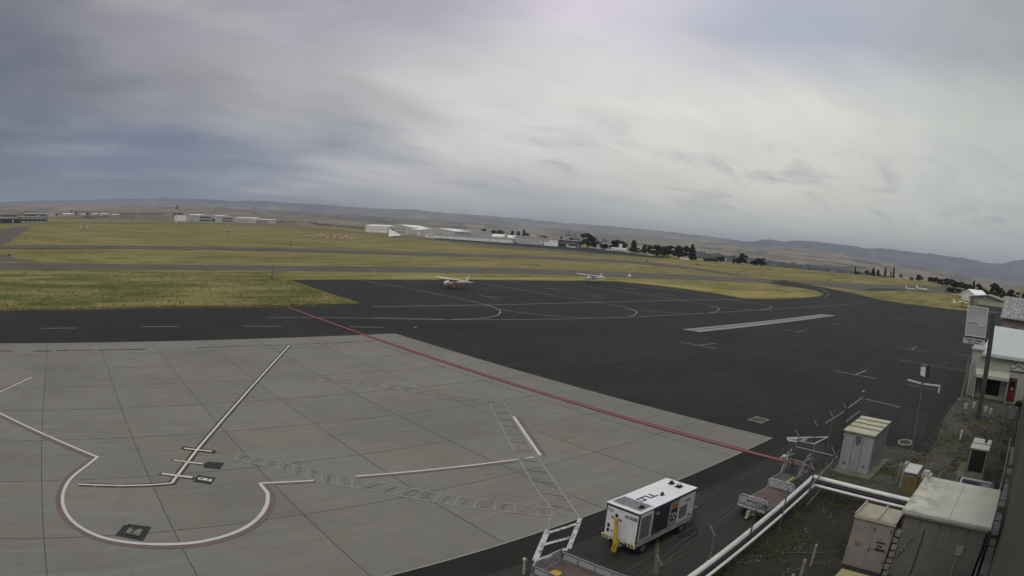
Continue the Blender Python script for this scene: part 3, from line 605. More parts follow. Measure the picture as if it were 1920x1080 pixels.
AP = bpy.data.objects['ramp_asphalt']; CP = bpy.data.objects['concrete_apron']; AP.name = 'asphalt_pavement'; CP.name = 'concrete_pavement'
on_c = ('apron_', 'stand_', 'lead_in', 'black_marking', 'blacked_out', 'walkway', 'painted_letters')
on_a = ('red_', 'old_tarmac', 'tarmac_', 'taxi_lane', 'drain_cover', 'taxi_guide', 'tie_down', 'concrete_pad', 'pad_strip', 'manhole_pad', 'ramp_', 'yellow_tarmac')
for o in list(C.objects):
    if o.type == 'MESH' and o.parent is None and o.get('kind') == 'structure':
        p = CP if o.name.startswith(on_c) else AP if o.name.startswith(on_a) else None
        if p: o.parent = p; del o['kind']
for a, b in (('yard_tarmac', 'yard_pavement'), ('gravel_bed', 'gravel_ground'), ('runway_edge_cut', 'runway_shoulder'), ('hangar_ramp', 'hangar_pavement'), ('grass_island', 'side_pavement'), ('connecting_path', 'connecting_road')): bpy.data.objects[a].name = b
# dry yellow verge along the ramp
VG = mat_grass('yellow_verge_grass', (.275, .235, .080), (.36, .31, .125), (.15, .155, .045), (.11, .095, .035), gbias=.0)
sheet('verge_grass', [[G(520, 522), G(620, 519.5), G(760, 518.5), G(900, 519), G(1040, 521), G(1140, 524), G(1215, 529.5), G(1300, 538), G(1350, 543), G(1420, 547), G(1500, 549.5), G(1530, 550), G(1538, 553), G(1500, 559.2), G(1440, 560.7), G(1395, 559.8), G(1330, 549.2), G(1250, 538.2), G(1175, 529.7), G(1140, 527.7), G(1000, 526.2), G(860, 524.7), G(700, 524.7), G(535, 525.2)]], VG, .55, 14)
# ================================================================== palette
WHT = pm('white_enamel', (.66, .67, .68), (.54, .55, .56), 2.5, .4, dirt=(.42, .40, .36))
BLK = pm('black_rubber', (.015, .015, .016), (.03, .03, .03), 6, .8)
DGR = pm('dark_grey_metal', (.045, .047, .05), (.07, .07, .07), 3, .5, .3)
STL = pm('galvanised_steel', (.30, .31, .31), (.20, .21, .21), 9, .45, .6)
STD = pm('weathered_steel', (.12, .125, .12), (.07, .075, .07), 5, .6, .5)
GRL = pm('mesh_grille', (.24, .25, .27), (.15, .155, .17), 5, .6, .3)
CAR = pm('charcoal_panel', (.030, .031, .033), (.042, .042, .045), 3, .5)
YEL = pm('drawbar_yellow', (.52, .34, .02), (.34, .22, .02), 4, .5, dirt=(.12, .08, .03))
CRM = pm('cream_steel', (.46, .44, .33), (.36, .34, .25), 4, .6)
PUR = pm('violet_stripe', (.060, .045, .15), (.05, .04, .11), 3, .5)
INK = pm('navy_lettering', (.025, .02, .06), (.03, .025, .07), 5, .6)
INK2 = pm('black_lettering', (.012, .012, .014), (.02, .02, .02), 5, .6)
ORG = pm('orange_lettering', (.55, .16, .04), (.4, .12, .04), 5, .5)
DECK = pm('brown_deck_boards', (.135, .100, .085), (.075, .058, .050), 2.2, .8, dirt=(.16, .06, .03))
GLS = pm('dark_glass', (.008, .009, .011), (.016, .017, .02), 1, .12)
BEI = pm('beige_steel', (.265, .238, .210), (.225, .203, .180), 1.8, .65, dirt=(.17, .150, .125))
BEI2 = pm('beige_roof_steel', (.40, .36, .29), (.32, .29, .23), 2, .65, dirt=(.2, .17, .12))
SHG = pm('shed_grey_steel', (.30, .305, .315), (.235, .24, .25), 1.5, .6, dirt=(.15, .15, .13))
SHR = pm('mossy_pale_roof', (.50, .50, .37), (.38, .38, .25), 1.6, .75, dirt=(.20, .20, .11))
CON = pm('plain_concrete', (.25, .24, .20), (.17, .165, .14), 2.2, .9, bump=.01)
MOS = pm('mossy_concrete', (.16, .16, .115), (.085, .09, .055), 2.2, .9)
def wheel(mb_t, mb_r, c, r, w_):
    mb_t.tube((c[0], c[1]-w_/2, c[2]), (c[0], c[1]+w_/2, c[2]), r, 18); mb_r.tube((c[0], c[1]-w_/2-.012, c[2]), (c[0], c[1]+w_/2+.012, c[2]), r*.52, 12)
def add_wheel(t, c, r, w_, rim=STL):
    a, b = MB(), MB(); wheel(a, b, c, r, w_); o = a.build('wheel', BLK, t, smooth=True); b.build('rim', rim, o); return o
# ================================================================== the ramp air-conditioning cart
def cooling_cart():
    t = thing('air_conditioning_cart', 'white wheeled aircraft cooling cart lettered TLD and AC0230, yellow drawbar raised', 'ground cart', (20.83, 14.0, 0), R(1.2))
    L, W, z0, z1 = 2.06, .82, .72, 2.08                       # half length, half width
    MB().box((-L, -W, z0), (L, W, z1-.03)).build('cabinet', WHT, t, bevel=.02)
    rf = MB(); rf.box((-L-.03, -W-.03, z1-.03), (L+.03, W+.03, z1)).build('roof', pm('white_roof_paint', (.80, .81, .83), (.72, .73, .75), 1.2, .4, dirt=(.6, .6, .58)), t, bevel=.01)
    # raised frame and mesh at the front end of the roof
    o = MB().box((-L+.12, -W+.12, z1+.001), (-L+.92, W-.12, z1+.012)).build('roof_grille', GRL, t)
    fr = MB()
    for a, b in (((-L+.08, -W+.08, z1), (-L+.12, W-.08, z1+.035)), ((-L+.92, -W+.08, z1), (-L+.97, W-.08, z1+.035)), ((-L+.08, -W+.08, z1), (-L+.97, -W+.12, z1+.03)), ((-L+.08, W-.12, z1), (-L+.97, W-.08, z1+.03))): fr.box(a, b)
    fr.build('grille_frame', WHT, o)
    for x, y, h, r in ((-L+.50, -W+.32, .10, .09), (-.35+.55, -.25, .13, .06), (1.55, -.20, .10, .11), (1.62, .25, .12, .09)):
        m = MB(); m.tube((x, y, z1), (x, y, z1+h), r, 12); m.box((x-r*1.5, y-r*1.3, z1+.001), (x+r*1.5, y+r*1.3, z1+.025)); m.build('exhaust_cap', BLK, t, smooth=True)
    MB().tube((1.55, -.2, z1+.1), (1.55, -.2, z1+.2), .075, 12, .05).build('vent_cowl', WHT, t, smooth=True)
    MB().box((-L+.98, -.1, z1), (-L+1.06, .18, z1+.03)).build('lift_eye', STD, t)
    writing('TLD', .50, INK, t, (-.55, .05, z1+.004), (0, 0, R(179)), 'roof_lettering', bold=.016, xs=1.30)
    # black edge trim under the roof and at the corners
    tr = MB(); tr.box((-L-.012, -W-.012, z1-.13), (-L+.04, W+.012, z1-.06)); tr.box((-L-.014, -W-.014, z0), (-L+.05, -W+.03, z1-.06)); tr.box((-L-.014, W-.03, z0), (-L+.05, W+.014, z1-.06)); tr.build('edge_trim', BLK, t)
    MB().box((-L+.9, -W-.010, z1-.20), (L-.02, -W-.002, z1-.05)).build('violet_stripe', PUR, t)
    # panels down the near side
    y = -W
    def panel(n, x0, x1, a, b, m, d=.012, parent=t): return MB().box((x0, y-d, a), (x1, y+.002, b)).build(n, m, parent)
    panel('panel_frame', -L+.05, -L+.92, z0+.05, z1-.16, WHT, .014); panel('side_grille', -L+.14, -L+.80, z0+.12, z1-.24, GRL, .022)
    p = panel('charcoal_door', -L+.98, -.15+.22, z0+.06, z1-.20, CAR, .02)
    MB().tube((-L+1.15, y-.03, z0+.16), (-L+1.15, y-.018, z0+.16), .04, 10).build('door_lock', STL, p)
    writing('TLD', .15, WHT, p, (-L+1.22, y-.024, z1-.36), (R(90), 0, 0), 'door_lettering')
    p = panel('control_bay', .14, .72, z0+.06, z1-.16, pm('control_bay_steel', (.32, .31, .30), (.2, .2, .2), 4, .5), .012)
    panel('orange_label', .20, .66, z1-.46, z1-.30, ORG, .018, p); panel('gauge_board', .20, .66, z0+.30, z1-.52, BLK, .020, p)
    for i, (gx, gz) in enumerate(((.30, z0+.62), (.45, z0+.64), (.57, z0+.55), (.32, z0+.42), (.50, z0+.38), (.42, z0+.5))): MB().tube((gx, y-.032, gz), (gx, y-.019, gz), .035 if i % 2 else .05, 10).build('gauge', WHT, p, smooth=True)
    p = panel('rear_door', .76, 1.98, z0+.04, z1-.15, WHT, .016); panel('rear_vent', .84, 1.42, z0+.20, z0+.78, GRL, .022, p)
    h = MB(); h.box((1.62, y-.03, z0+.15), (1.82, y-.016, z0+.22)); h.build('door_latch', BLK, p)
    writing('SkyWest', .13, INK2, p, (1.45, y-.02, z1-.40), (R(90), 0, 0), 'door_lettering')
    # front end: lettering, sockets
    x = -L-.004
    writing('AC0230', .185, INK2, t, (x-.010, -.44, z1-.34), (R(90), 0, R(-90)), 'number_lettering', bold=.002)
    writing('TLD', .17, INK2, t, (x-.010, .62, z1-.30), (R(90), 0, R(-90)), 'maker_lettering')
    o = MB(); n = 14
    o.add([(x-.01, .28+.10*math.cos(a*2*math.pi/n)*(1 if a % 2 else .7), z1-.44+.10*math.sin(a*2*math.pi/n)*(1 if a % 2 else .7)) for a in range(n)], [tuple(range(n))])
    o.build('round_emblem', INK2, t)
    writing('SkyWest', .15, INK2, t, (x-.010, .26, z1-.58), (R(90), 0, R(-90)), 'maker_lettering')
    for (yy, zz_) in ((.62, z0+.38), (.62, z0+.16)): MB().box((x-.02, yy-.06, zz_-.075), (x+.01, yy+.06, zz_+.075)).build('socket', BLK, t)
    MB().tube((x-.02, .42, z0+.17), (x+.01, .42, z0+.17), .05, 12).build('round_port', STL, t)
    # chassis
    ch = MB(); ch.box((-L-.06, -W+.02, .50), (L+.35, -W+.12, .70)); ch.box((-L-.06, W-.12, .50), (L+.35, W-.02, .70)); ch.box((-L-.06, -W+.12, .56), (-L+.05, W-.12, .70)); ch.box((L+.25, -W+.12, .50), (L+.35, W-.12, .70))
    for xx in (-1.2, 0, 1.2): ch.box((xx-.06, -W+.12, .56), (xx+.06, W-.12, .69))
    ch.box((-L, -W+.0, .69), (L+.05, W, .72)); c_ = ch.build('chassis', pm('chassis_white', (.48, .49, .50), (.3, .3, .3), 3, .6, dirt=(.15, .14, .13)), t)
    for s in (-1, 1):
        b = MB(); b.cb((-L-.08, s*(W-.17), .60), (.07, .44, .17)); o = b.build('bumper', pm('hazard_cream', (.55, .47, .26), (.4, .34, .2), 3, .6), t)
        h = MB()
        for k in range(3): yy = s*(W-.17)-.17+k*.15; h.add([(-L-.118, yy, .515), (-L-.118, yy+.075, .515), (-L-.118, yy+.13, .685), (-L-.118, yy+.055, .685)], [(0, 1, 2, 3)])
        h.build('hazard_stripes', BLK, o)
    for s in (-1, 1):
        add_wheel(t, (-1.42, s*(W-.14), .27), .27, .20); add_wheel(t, (1.42, s*(W-.14), .27), .27, .20)
    for ex in (-1.42, 1.42): ax = MB(); ax.tube((ex, -W+.1, .27), (ex, W-.1, .27), .04); ax.box((ex-.25, -.25, .25), (ex+.2, .25, .52)); ax.build('axle', STD, t)
    # upright drawbar
    d = MB(); a_, b_ = Vector((-L-.44, -.16, .28)), Vector((-L-.30, .06, 1.70)); d.beam(a_, b_, .15, .07, (1, 0, 0)); dd = d.build('drawbar', YEL, t, bevel=.008)
    e = MB(); e.beam(a_+Vector((-.05, 0, .02)), a_+Vector((.02, 0, .50)), .22, .05, (1, 0, 0)); e.beam((-L-.42, -.14, .36), (-L+.1, 0, .50), .10, .08); e.build('tow_eye', YEL, dd)
    r_ = MB(); r_.beam(a_+Vector((-.085, 0, .10)), a_+Vector((-.03, 0, .38)), .11, .012, (1, 0, 0)); r_.build('warning_label', pm('brown_label', (.22, .07, .02), (.3, .16, .04), 30, .6, lo=.45, hi=.55), dd)
    MB().tube((-L-.3, -.05, .38), (-L+.25, -.22, .42), .055, 8).build('tow_spring', STL, t)
    # rear basket and hose
    bk = MB()
    for p, q in (((L, -W, .72), (L+.36, -W, .72)), ((L+.36, -W, .72), (L+.36, W, .72)), ((L, W, .72), (L+.36, W, .72)), ((L, -W, 1.02), (L+.36, -W, 1.02)), ((L+.36, -W, 1.02), (L+.36, W, 1.02)), ((L, W, 1.02), (L+.36, W, 1.02)), ((L+.36, -W, .72), (L+.36, -W, 1.02)), ((L+.36, W, .72), (L+.36, W, 1.02))): bk.beam(p, q, .04, .04)
    bk.box((L, -W, .70), (L+.36, W, .715)); bk.box((L+.005, -W-.012, .48), (L+.38, -W+.005, .98)); bk.build('rear_basket', STL, t)
    hp = [(1.0, -W-.1, .06), (1.35, -W-.25, .05), (1.7, -W-.35, .22), (1.95, -W-.2, .30), (2.05, -W-.42, .12), (1.8, -W-.6, .05), (1.45, -W-.5, .05), (1.55, -W-.28, .1)]
    q = [Vector((*a.xy, 0)) for a in []]
    MB().path(hp, .028, 6).build('hose', BLK, t, smooth=True)
    return t
cooling_cart()
# ================================================================== baggage carts
def baggage_cart(loc, rz, L, W, label, number=None, sides=False, broken=False):
    t = thing('baggage_cart', label, 'baggage cart', loc, rz, 'flat baggage carts with brown decks')
    zd = .72
    MB().box((-L, -W, zd-.03), (L, W, zd)).build('deck', DECK, t)
    dk = MB()
    f = MB()
    for s in (-1, 1): f.box((-L-.02, s*W-.03 if s < 0 else s*W-.02, zd-.16), (L+.02, s*W+.02 if s < 0 else s*W+.03, zd+.02))
    for s in (-1, 1): f.box((s*L-.03, -W-.02, zd-.17), (s*L+.03, W+.02, zd-.01))
    for xx in (-L*.6, 0, L*.6): f.box((xx-.04, -W, zd-.15), (xx+.04, W, zd-.04))
    f.build('frame', STL, t)
    MB().box((-L, -.012, zd+.001), (L, .012, zd+.004)).build('deck_seam', BLK, t)
    for s in (-1, 1):
        x = s*L; pn = MB(); c = .10
        yz = [(-W+.06, zd+.06), (W-.06, zd+.06), (W-.06, zd+.34), (W-.06-c, zd+.42), (-W+.06+c, zd+.42), (-W+.06, zd+.34)]
        pn.slab([(x-.012, a, b) for a, b in yz], (.024, 0, 0)); po = pn.build('end_panel', pm('grey_end_panel', (.36, .37, .39), (.27, .28, .30), 3, .5, dirt=(.2, .2, .2)), t)
        rb = MB().path([(x, -W, zd), (x, -W, zd+.38), (x, -W+.12, zd+.50), (x, W-.12, zd+.50), (x, W, zd+.38), (x, W, zd)], .026, 8); rb.build('end_rail', pm('rail_white', (.50, .51, .52), (.36, .37, .38), 4, .5), t, smooth=True)
        for yy in (-W*.6, -.05, W*.6): MB().box((x-.03, yy-.025, zd+.10), (x+.03, yy+.025, zd+.15)).build('bolt', DGR, po)
        MB().box((x-.05, -W-.03, zd-.10), (x+.05, W+.03, zd-.02)).build('bumper_bar', pm('rail_white', (.50, .51, .52)), t)
    if number:
        writing(number, .26, INK2, t, (-L-.018, -.50, zd+.20), (R(90), 0, R(-90)), 'number_lettering', bold=.005)
        writing('SkyWest', .14, INK2, t, (-L-.018, .10, zd+.27), (R(90), 0, R(-90)), 'name_lettering', bold=.004)
    if sides:
        for s in (-1, 1):
            sr = MB(); sr.box((-L+.1, s*W-.015, zd+.10), (L-.1, s*W+.015, zd+.30)); so_ = sr.build('side_panel', pm('grey_end_panel', (.36, .37, .39)), t)
            r2 = MB(); r2.beam((-L, s*W, zd+.36), (L, s*W, zd+.36), .06, .05); r2.beam((-L, s*W, zd+.06), (L, s*W, zd+.06), .05, .05)
            for k in range(5): xx = -L+2*L*k/4; r2.beam((xx, s*W, zd), (xx, s*W, zd+.38), .05, .05, (1, 0, 0))
            r2.build('side_rail', STL, t)
    for sx in (-1, 1):
        for sy in (-1, 1): add_wheel(t, (sx*(L-.42), sy*(W-.20), .25), .25, .16, STL)
    for s in (-1, 1): u = MB(); u.box((s*(L-.385)-.235, -.22, .24), (s*(L-.385)+.235, .22, .55)); u.tube((s*(L-.42), -W+.2, .25), (s*(L-.42), W-.2, .25), .04); u.build('turntable', CRM, t)
    ht = MB(); ht.box((-L-.20, .02, .22), (-L+.1, .16, .52)); ht.beam((-L-.1, .09, .3), (-L-.28, .09, .18), .12, .06); ht.build('tow_hitch', CRM, t)
    if broken:
        MB().path([(-L+.1, -W+.25, zd+.62), (-L-.03, -W+.02, zd+.28), (-L-.06, -W-.02, zd-.1), (-L-.02, -W-.05, zd-.55)], .022, 6).build('strap', BLK, t, smooth=True)
    return t
baggage_cart((27.25, 11.58, 0), R(-1.5), 1.50, .78, 'flat baggage cart lettered C1280 standing along the white pipes, brown deck', 'C1280', broken=True)
c3 = baggage_cart((14.95, 12.45, 0), R(-90+6.5), 1.50, .80, 'baggage cart at the bottom edge of the photo with grey slatted side rails', None, sides=True)
y_ = MB(); y_.tube((-1.62, .95, .30), (-1.62, .95, .42), .16, 14)
o = writing('', .1, BLK, None, (0, 0, 0), (0, 0, 0)) if False else None
kb = thing('yellow_bucket', 'round yellow bucket on the deck of the bottom baggage cart', 'bucket', (14.30, 13.05, .73))
MB().tube((0, 0, 0), (0, 0, .30), .15, 18, .18).build('pail', YEL, kb, smooth=True); MB().tube((0, 0, .301), (0, 0, .325), .19, 18).build('lid', YEL, kb, smooth=True)
# upright tongue of that cart, folded up against it
tg = thing('cart_tongue', 'short cream tow tongue sticking up beside the bottom baggage cart', 'tow bar', (14.6, 14.75, 0))
MB().beam((0, .12, .05), (-.12, .02, .78), .10, .07, (1, 0, 0)).build('bar', CRM, tg, bevel=.006); MB().tube((-.12, -.04, .78), (-.12, .08, .78), .07, 12).build('eye', CRM, tg, smooth=True)
# ================================================================== maintenance step stand with its dark wind screen, behind the cart
st = thing('step_stand', 'steel work stand with ladder rails, grey platform and dark upright screen', 'work stand', (30.5, 12.05, 0), R(0))
MB().box((-1.1, -.55, .80), (.55, .55, .86)).build('platform', pm('tread_plate', (.10, .105, .09), (.06, .065, .055), 5, .7, .3), st)
f = MB()
for s in (-1, 1): f.beam((-1.12, s*.56, .85), (.56, s*.56, .85), .05, .10); f.beam((.56, s*.5, .05), (.56, s*.5, 1.75), .05, .05, (1, 0, 0)); f.beam((-1.0, s*.5, .1), (-1.0, s*.5, .8), .05, .05, (1, 0, 0)); f.beam((-1.0, s*.5, .15), (.56, s*.5, .8), .035, .035)
f.beam((-1.1, -.56, .85), (-1.1, .56, .85), .05, .1); f.build('frame', STL, st)
MB().box((-.9, -.48, .861), (.05, -.38, .93)).build('yellow_bar', pm('cream_yellow', (.55, .45, .16), (.4, .34, .14), 3, .6), st)
for s in (-1, 1):
    ld = MB(); ld.tube((.35, s*.55, .85), (1.15, s*.62, 1.95), .025); ld.tube((.75, s*.55, .85), (1.55, s*.62, 1.95), .025)
    for k in range(4): a = Vector((.35, s*.55, .85)).lerp(Vector((1.15, s*.62, 1.95)), .2+k*.22); ld.tube(a, a+Vector((.4, 0, 0)), .02)
    ld.tube((1.15, s*.62, 1.95), (.6, s*.62, 1.5), .02); ld.build('ladder_rail', STL, st, smooth=True)
hr = MB(); hr.path([(1.15, .62, 1.5), (1.15, -.62, 1.5)], .03); hr.tube((.9, .75, 1.55), (1.5, .35, 1.75), .035); hr.tube((.9, -.45, 1.55), (1.5, -.85, 1.75), .03); hr.build('cross_rail', STL, st, smooth=True)
lp = MB(); lp.ball((1.0, .78, 1.62), .13, 10, 6, (1.4, .9, .8)); lp.ball((.98, .62, 1.48), .11, 10, 6); lp.tube((.9, .95, 1.5), (1.05, .55, 1.68), .05); lp.build('valve_head', pm('valve_white', (.55, .55, .53), (.4, .4, .38), 8, .5), st, smooth=True)
sc_ = MB(); sc_.slab([(2.02, -.50, 1.15), (2.02, .55, 1.15), (2.14, .55, 2.28), (2.14, -.50, 2.28)], (.02, 0, 0)); so2 = sc_.build('wind_screen', pm('dark_screen', (.050, .055, .050), (.040, .044, .040), 2, .6), st)
sf = MB().path([(2.0, .60, .2), (2.02, .58, 1.2), (2.14, .58, 2.32), (2.14, -.54, 2.32), (2.02, -.54, 1.1), (2.0, -.54, .2)], .028); sf.tube((2.02, .58, 1.12), (2.02, -.54, 1.12), .025); sf.tube((2.02, .58, 1.2), (1.5, .62, .9), .02); sf.tube((1.9, .6, .2), (2.02, .58, 1.9), .018); sf.build('screen_frame', STL, so2, smooth=True)
for sx in (-.85, .45):
    for s in (-1, 1): add_wheel(st, (sx, s*.46, .12), .12, .07)
# white tubular rack beyond the fence
rk = thing('tube_rack', 'white tubular triangular rack standing by the fence corner behind the dark screen', 'pipe rack', (0, 0, 0))
def Q(px, py, z): v = at(px, py, z); return (v.x, v.y, v.z)
r0 = MB(); A_, B_, C_, D_, E_ = Q(1476, 821, 1.25), Q(1552, 819.5, 1.25), Q(1526, 832.5, 1.25), Q(1478, 826, 1.25), Q(1551, 821.5, 1.1)
r0.path([A_, B_], .045); r0.path([D_, C_, B_], .045); r0.path([A_, D_], .045); r0.path([Q(1516, 820, 1.25), Q(1494, 838, 1.25)], .035); r0.path([Q(1510, 820, 1.25), Q(1500, 829, 1.25)], .05); r0.path([Q(1477, 824, 1.25), Q(1500, 822.5, 1.25)], .06)
r0.build('rack_tube', pm('rail_white', (.50, .51, .52)), rk, smooth=True)
for p in (A_, B_, C_, D_): MB().tube((p[0], p[1], 0), (p[0], p[1], p[2]-.05), .035).build('leg', STD, rk, smooth=True)
# pump set with gauges further along inside the fence
pp = thing('pump_unit', 'small grey pump with pipework on the ramp between screen and fence', 'pump', (33.2, 12.0, 0))
m = MB(); m.box((-.5, -.3, 0), (.5, .3, .12)); m.build('base', STD, pp)
m = MB(); m.tube((-.3, 0, .35), (.3, 0, .35), .17, 14); m.tube((0, 0, .3), (0, 0, .75), .07, 10); m.ball((0, 0, .8), .12); m.tube((-.45, .1, .7), (.45, .1, .7), .03); m.build('pump_body', STL, pp, smooth=True)
m = MB(); m.tube((-.55, .25, .1), (-.4, .25, 1.15), .03); m.tube((-.52, .25, 1.1), (-.15, .2, 1.15), .035); m.build('pipework', STL, pp, smooth=True); MB().tube((.3, -.2, .1), (.35, -.2, 1.0), .03).build('standpipe', STL, pp, smooth=True)
# ================================================================== fences
def mat_mesh():
    m, nt, b = _tree('chain_link'); n = N(nt); tcx = n.n('ShaderNodeTexCoord'); sx = n.n('ShaderNodeSeparateXYZ'); nt.links.new(tcx.outputs['Object'], sx.inputs[0])
    hsum = n.m('ADD', sx.outputs[0], sx.outputs[1]); s_ = .075
    def wv(v): return n.m('LESS_THAN', n.m('FRACT', n.m('DIVIDE', v, s_)), .05)
    a = n.m('MAXIMUM', wv(n.m('ADD', hsum, sx.outputs[2])), wv(n.m('SUBTRACT', hsum, sx.outputs[2])))
    nt.links.new(a, b.inputs['Alpha']); b.inputs['Base Color'].default_value = (.20, .21, .20, 1); b.inputs['Metallic'].default_value = .3; b.inputs['Roughness'].default_value = .6
    return m
LINK = mat_mesh()
def chain_fence(pts, label, H_=2.1, barbs=True, step=3.0, rails=(), cat='fence', lean=(0, 1, 0), group=None, gbars=True):
    t = thing('chain_link_fence', label, cat, (0, 0, 0), 0, group); nz = Vector(lean); tops = []
    for a, b in zip(pts, pts[1:]):
        a, b = Vector((*a, 0)), Vector((*b, 0)); n = max(1, round((b-a).length/step)); d = (b-a)/n
        m = MB(); m.add([a, b, b+Vector((0, 0, H_)), a+Vector((0, 0, H_))], [(0, 1, 2, 3)]); m.build('mesh_panel', LINK, t)
        for k in range(n+1):
            p = a+d*k
            if k == 0 and tops: continue
            MB().tube(p, p+Vector((0, 0, H_+.05)), .035, 7).build('post', STL if (k % 2 == 0) else STD, t, smooth=True); tops.append(p+Vector((0, 0, H_+.05)))
            if barbs: MB().tube(p+Vector((0, 0, H_+.03)), p+Vector((0, 0, H_+.38))+nz*.30, .028, 6).build('barb_arm', STL, t, smooth=True)
    w_ = MB()
    for k in range(3 if barbs else 0):
        off_ = nz*(.09+.10*k)+Vector((0, 0, .10+.12*k))
        for a, b in zip(tops, tops[1:]):
            mid = (a+b)/2+off_-Vector((0, 0, .03+.02*k)); w_.tube(a+off_, mid, .006, 4); w_.tube(mid, b+off_, .006, 4)
    for a, b in zip(tops, tops[1:]): w_.tube(a-Vector((0, 0, .06)), b-Vector((0, 0, .06)), .010, 4)
    w_.build('barbed_wire' if barbs else 'top_wire', STD, t)
    for (p, q, r_, mm_) in rails: MB().tube(p, q, r_, 8).build('rail', mm_, t, smooth=True)
    return t
chain_fence([(12.5, 9.82), (32.2, 9.95)], 'chain link fence with barbed wire arms running along the white pipes', 2.1, True, 3.3)
chain_fence([(34.1, 13.15), (43.6, 13.3)], 'barbed wire fence section on slanted arms left of the grey shed', 2.1, True, 2.75)
gt = chain_fence([(43.8, 13.3), (48.4, 13.5)], 'tall chain link gate leaf with pale rails beyond the grey shed', 2.1, False, 4.6,
    rails=[((44.0, 13.3, 2.1), (48.3, 13.5, 2.1), .06, STL), ((44.0, 13.3, 1.05), (48.3, 13.5, 1.05), .06, STL), ((38.9, 13.2, 2.0), (43.0, 13.28, 2.0), .045, STL), ((44.0, 13.3, .08), (48.3, 13.5, .08), .06, STL)], cat='gate')
MB().ball((48.4, 13.5, 2.62), .14, 10, 6, (1, 1, .6)).build('post_cap', STL, gt, smooth=True); MB().tube((48.4, 13.5, 2.1), (48.4, 13.5, 2.6), .035).build('post', STL, gt)
MB().tube((43.8, 13.3, 0), (43.8, 13.3, 2.75), .05).build('post', DGR, gt)
chain_fence([(48.4, 13.4), (47.6, 9.8), (47.9, 7.2)], 'low wire fence on thin posts crossing the ramp behind the lamp post', 2.1, False, 4, rails=[((48.3, 13.2, 2.1), (47.6, 9.8, 2.1), .035, STL)])
chain_fence([(32.2, 9.95), (32.1, 12.5), (34.1, 13.15)], 'short jog of chain link fence with a pale top rail beside the pump', 2.1, False, 2.6, rails=[((32.15, 12.4, 2.1), (32.1, 10.05, 2.1), .035, STL)])
yg = thing('yard_gate', 'narrow wire gate with pale pipe rails inside the white pipe corner', 'gate', (0, 0, 0))
m = MB(); a, b = Q(1510, 953, 0), Q(1562, 893, 0)
for z in (.1, 1.25): m.tube((a[0], a[1], z), (b[0], b[1], z), .045)
for t_ in (0, .5, 1): x_ = a[0]+(b[0]-a[0])*t_; y__ = a[1]+(b[1]-a[1])*t_; m.tube((x_, y__, 0), (x_, y__, 1.6), .04)
m.build('gate_frame', STL, yg, smooth=True); MB().add([(a[0], a[1], .1), (b[0], b[1], .1), (b[0], b[1], 1.25), (a[0], a[1], 1.25)], [(0, 1, 2, 3)]).build('mesh_panel', LINK, yg)
chain_fence([(34.6, .05), (58.0, .4)], 'green mesh fence running beside the building wall on the right', 1.9, False, 3.5)
# ================================================================== the raised white pipes
pr = thing('pipe_run', 'pair of raised white pipes with a dark violet strip between, bending at the fence corner', 'pipes', (0, 0, 0))
WP = pm('white_pipe_lagging', (.78, .78, .74), (.66, .66, .62), 1.4, .5, dirt=(.5, .49, .44))
P1 = [(6.5, 8.95, 1.0), (17.7, 9.70, 1.0), (31.2, 10.68, 1.0), (31.05, 4.4, 1.0)]
P2 = [(6.5, 8.62, .80), (17.75, 9.38, .80), (30.55, 10.28, .80), (30.40, 3.8, .80)]
MB().path(P1, .115, 14).build('thick_pipe', WP, pr, smooth=True)
MB().path(P2, .07, 12).build('thin_pipe', WP, pr, smooth=True)
MB().path([(p[0]*.55+q[0]*.45, p[1]*.55+q[1]*.45, .86) for p, q in zip(P1, P2)], .05, 8).build('dark_strip', pm('violet_strip', (.022, .020, .050), (.014, .013, .03), 2, .6), pr, smooth=True)  # dark violet strip filling the gap between the two pipes
for p in [(6.5+3.2*k, 8.82+.232*k) for k in range(8)]+[(30.85, 8.9), (30.8, 7.3), (30.75, 5.7)]:
    ps = MB(); ps.tube((p[0], p[1], 0), (p[0], p[1], .84), .035); sd_ = Vector((0, 1, 0)) if p[0] < 30.5 else Vector((1, 0, 0)); v = Vector((p[0], p[1], .80)); ps.beam(v-sd_*.30, v+sd_*.30, .05, .05); so3 = ps.build('pipe_stand', STD, pr)
    cl = MB(); cl.tube(v+sd_*.30+Vector((0, 0, .0)), v+sd_*.30+Vector((0, 0, .1)), .05); cl.build('clamp', STL, so3)
# ================================================================== metal shed
sh = thing('metal_shed', 'tall grey metal shed with a pale ribbed roof on a concrete plinth', 'shed', (38.2, 9.85, 0))
x0, x1, y0, y1, hz_ = -1.85, 1.85, -1.05, 1.05, 2.5
MB().box((x0, y0, .12), (x1, y1, hz_-.04)).build('wall', SHG, sh)
rf = MB(); rf.slab([(x0-.12, y0-.08, hz_-.02), (x1+.08, y0-.08, hz_+.10), (x1+.08, y1+.08, hz_+.10), (x0-.12, y1+.08, hz_-.02)], (0, 0, .07)); ro = rf.build('roof', SHR, sh)
rb = MB()
for k in range(1, 4):
    x = x0-.12+3.9*k/4+.1; zt = hz_+.05+.12*k/4; rb.box((x-.035, y0-.08, zt+.0), (x+.035, y1+.08, zt+.045))
rb.build('roof_rib', pm('dark_rib', (.10, .10, .075), (.07, .07, .05), 3, .8), ro)
for y in (-.33, .33): MB().box((x0-.012, y-.012, .14), (x0+.002, y+.012, hz_-.08)).build('panel_seam', DGR, sh)
for x in (-.9, 0, .9): MB().box((x-.012, y0-.012, .14), (x+.012, y0+.002, hz_-.05)).build('panel_seam', DGR, sh)
dr_ = MB(); dr_.box((x0-.02, -.25, .2), (x0-.001, .27, hz_-.12)); do = dr_.build('door', SHG, sh)
lv = MB(); lv.box((x0-.035, -.18, 1.86), (x0-.018, .20, 2.30)); lo_ = lv.build('louvre', DGR, do)
sl_ = MB()
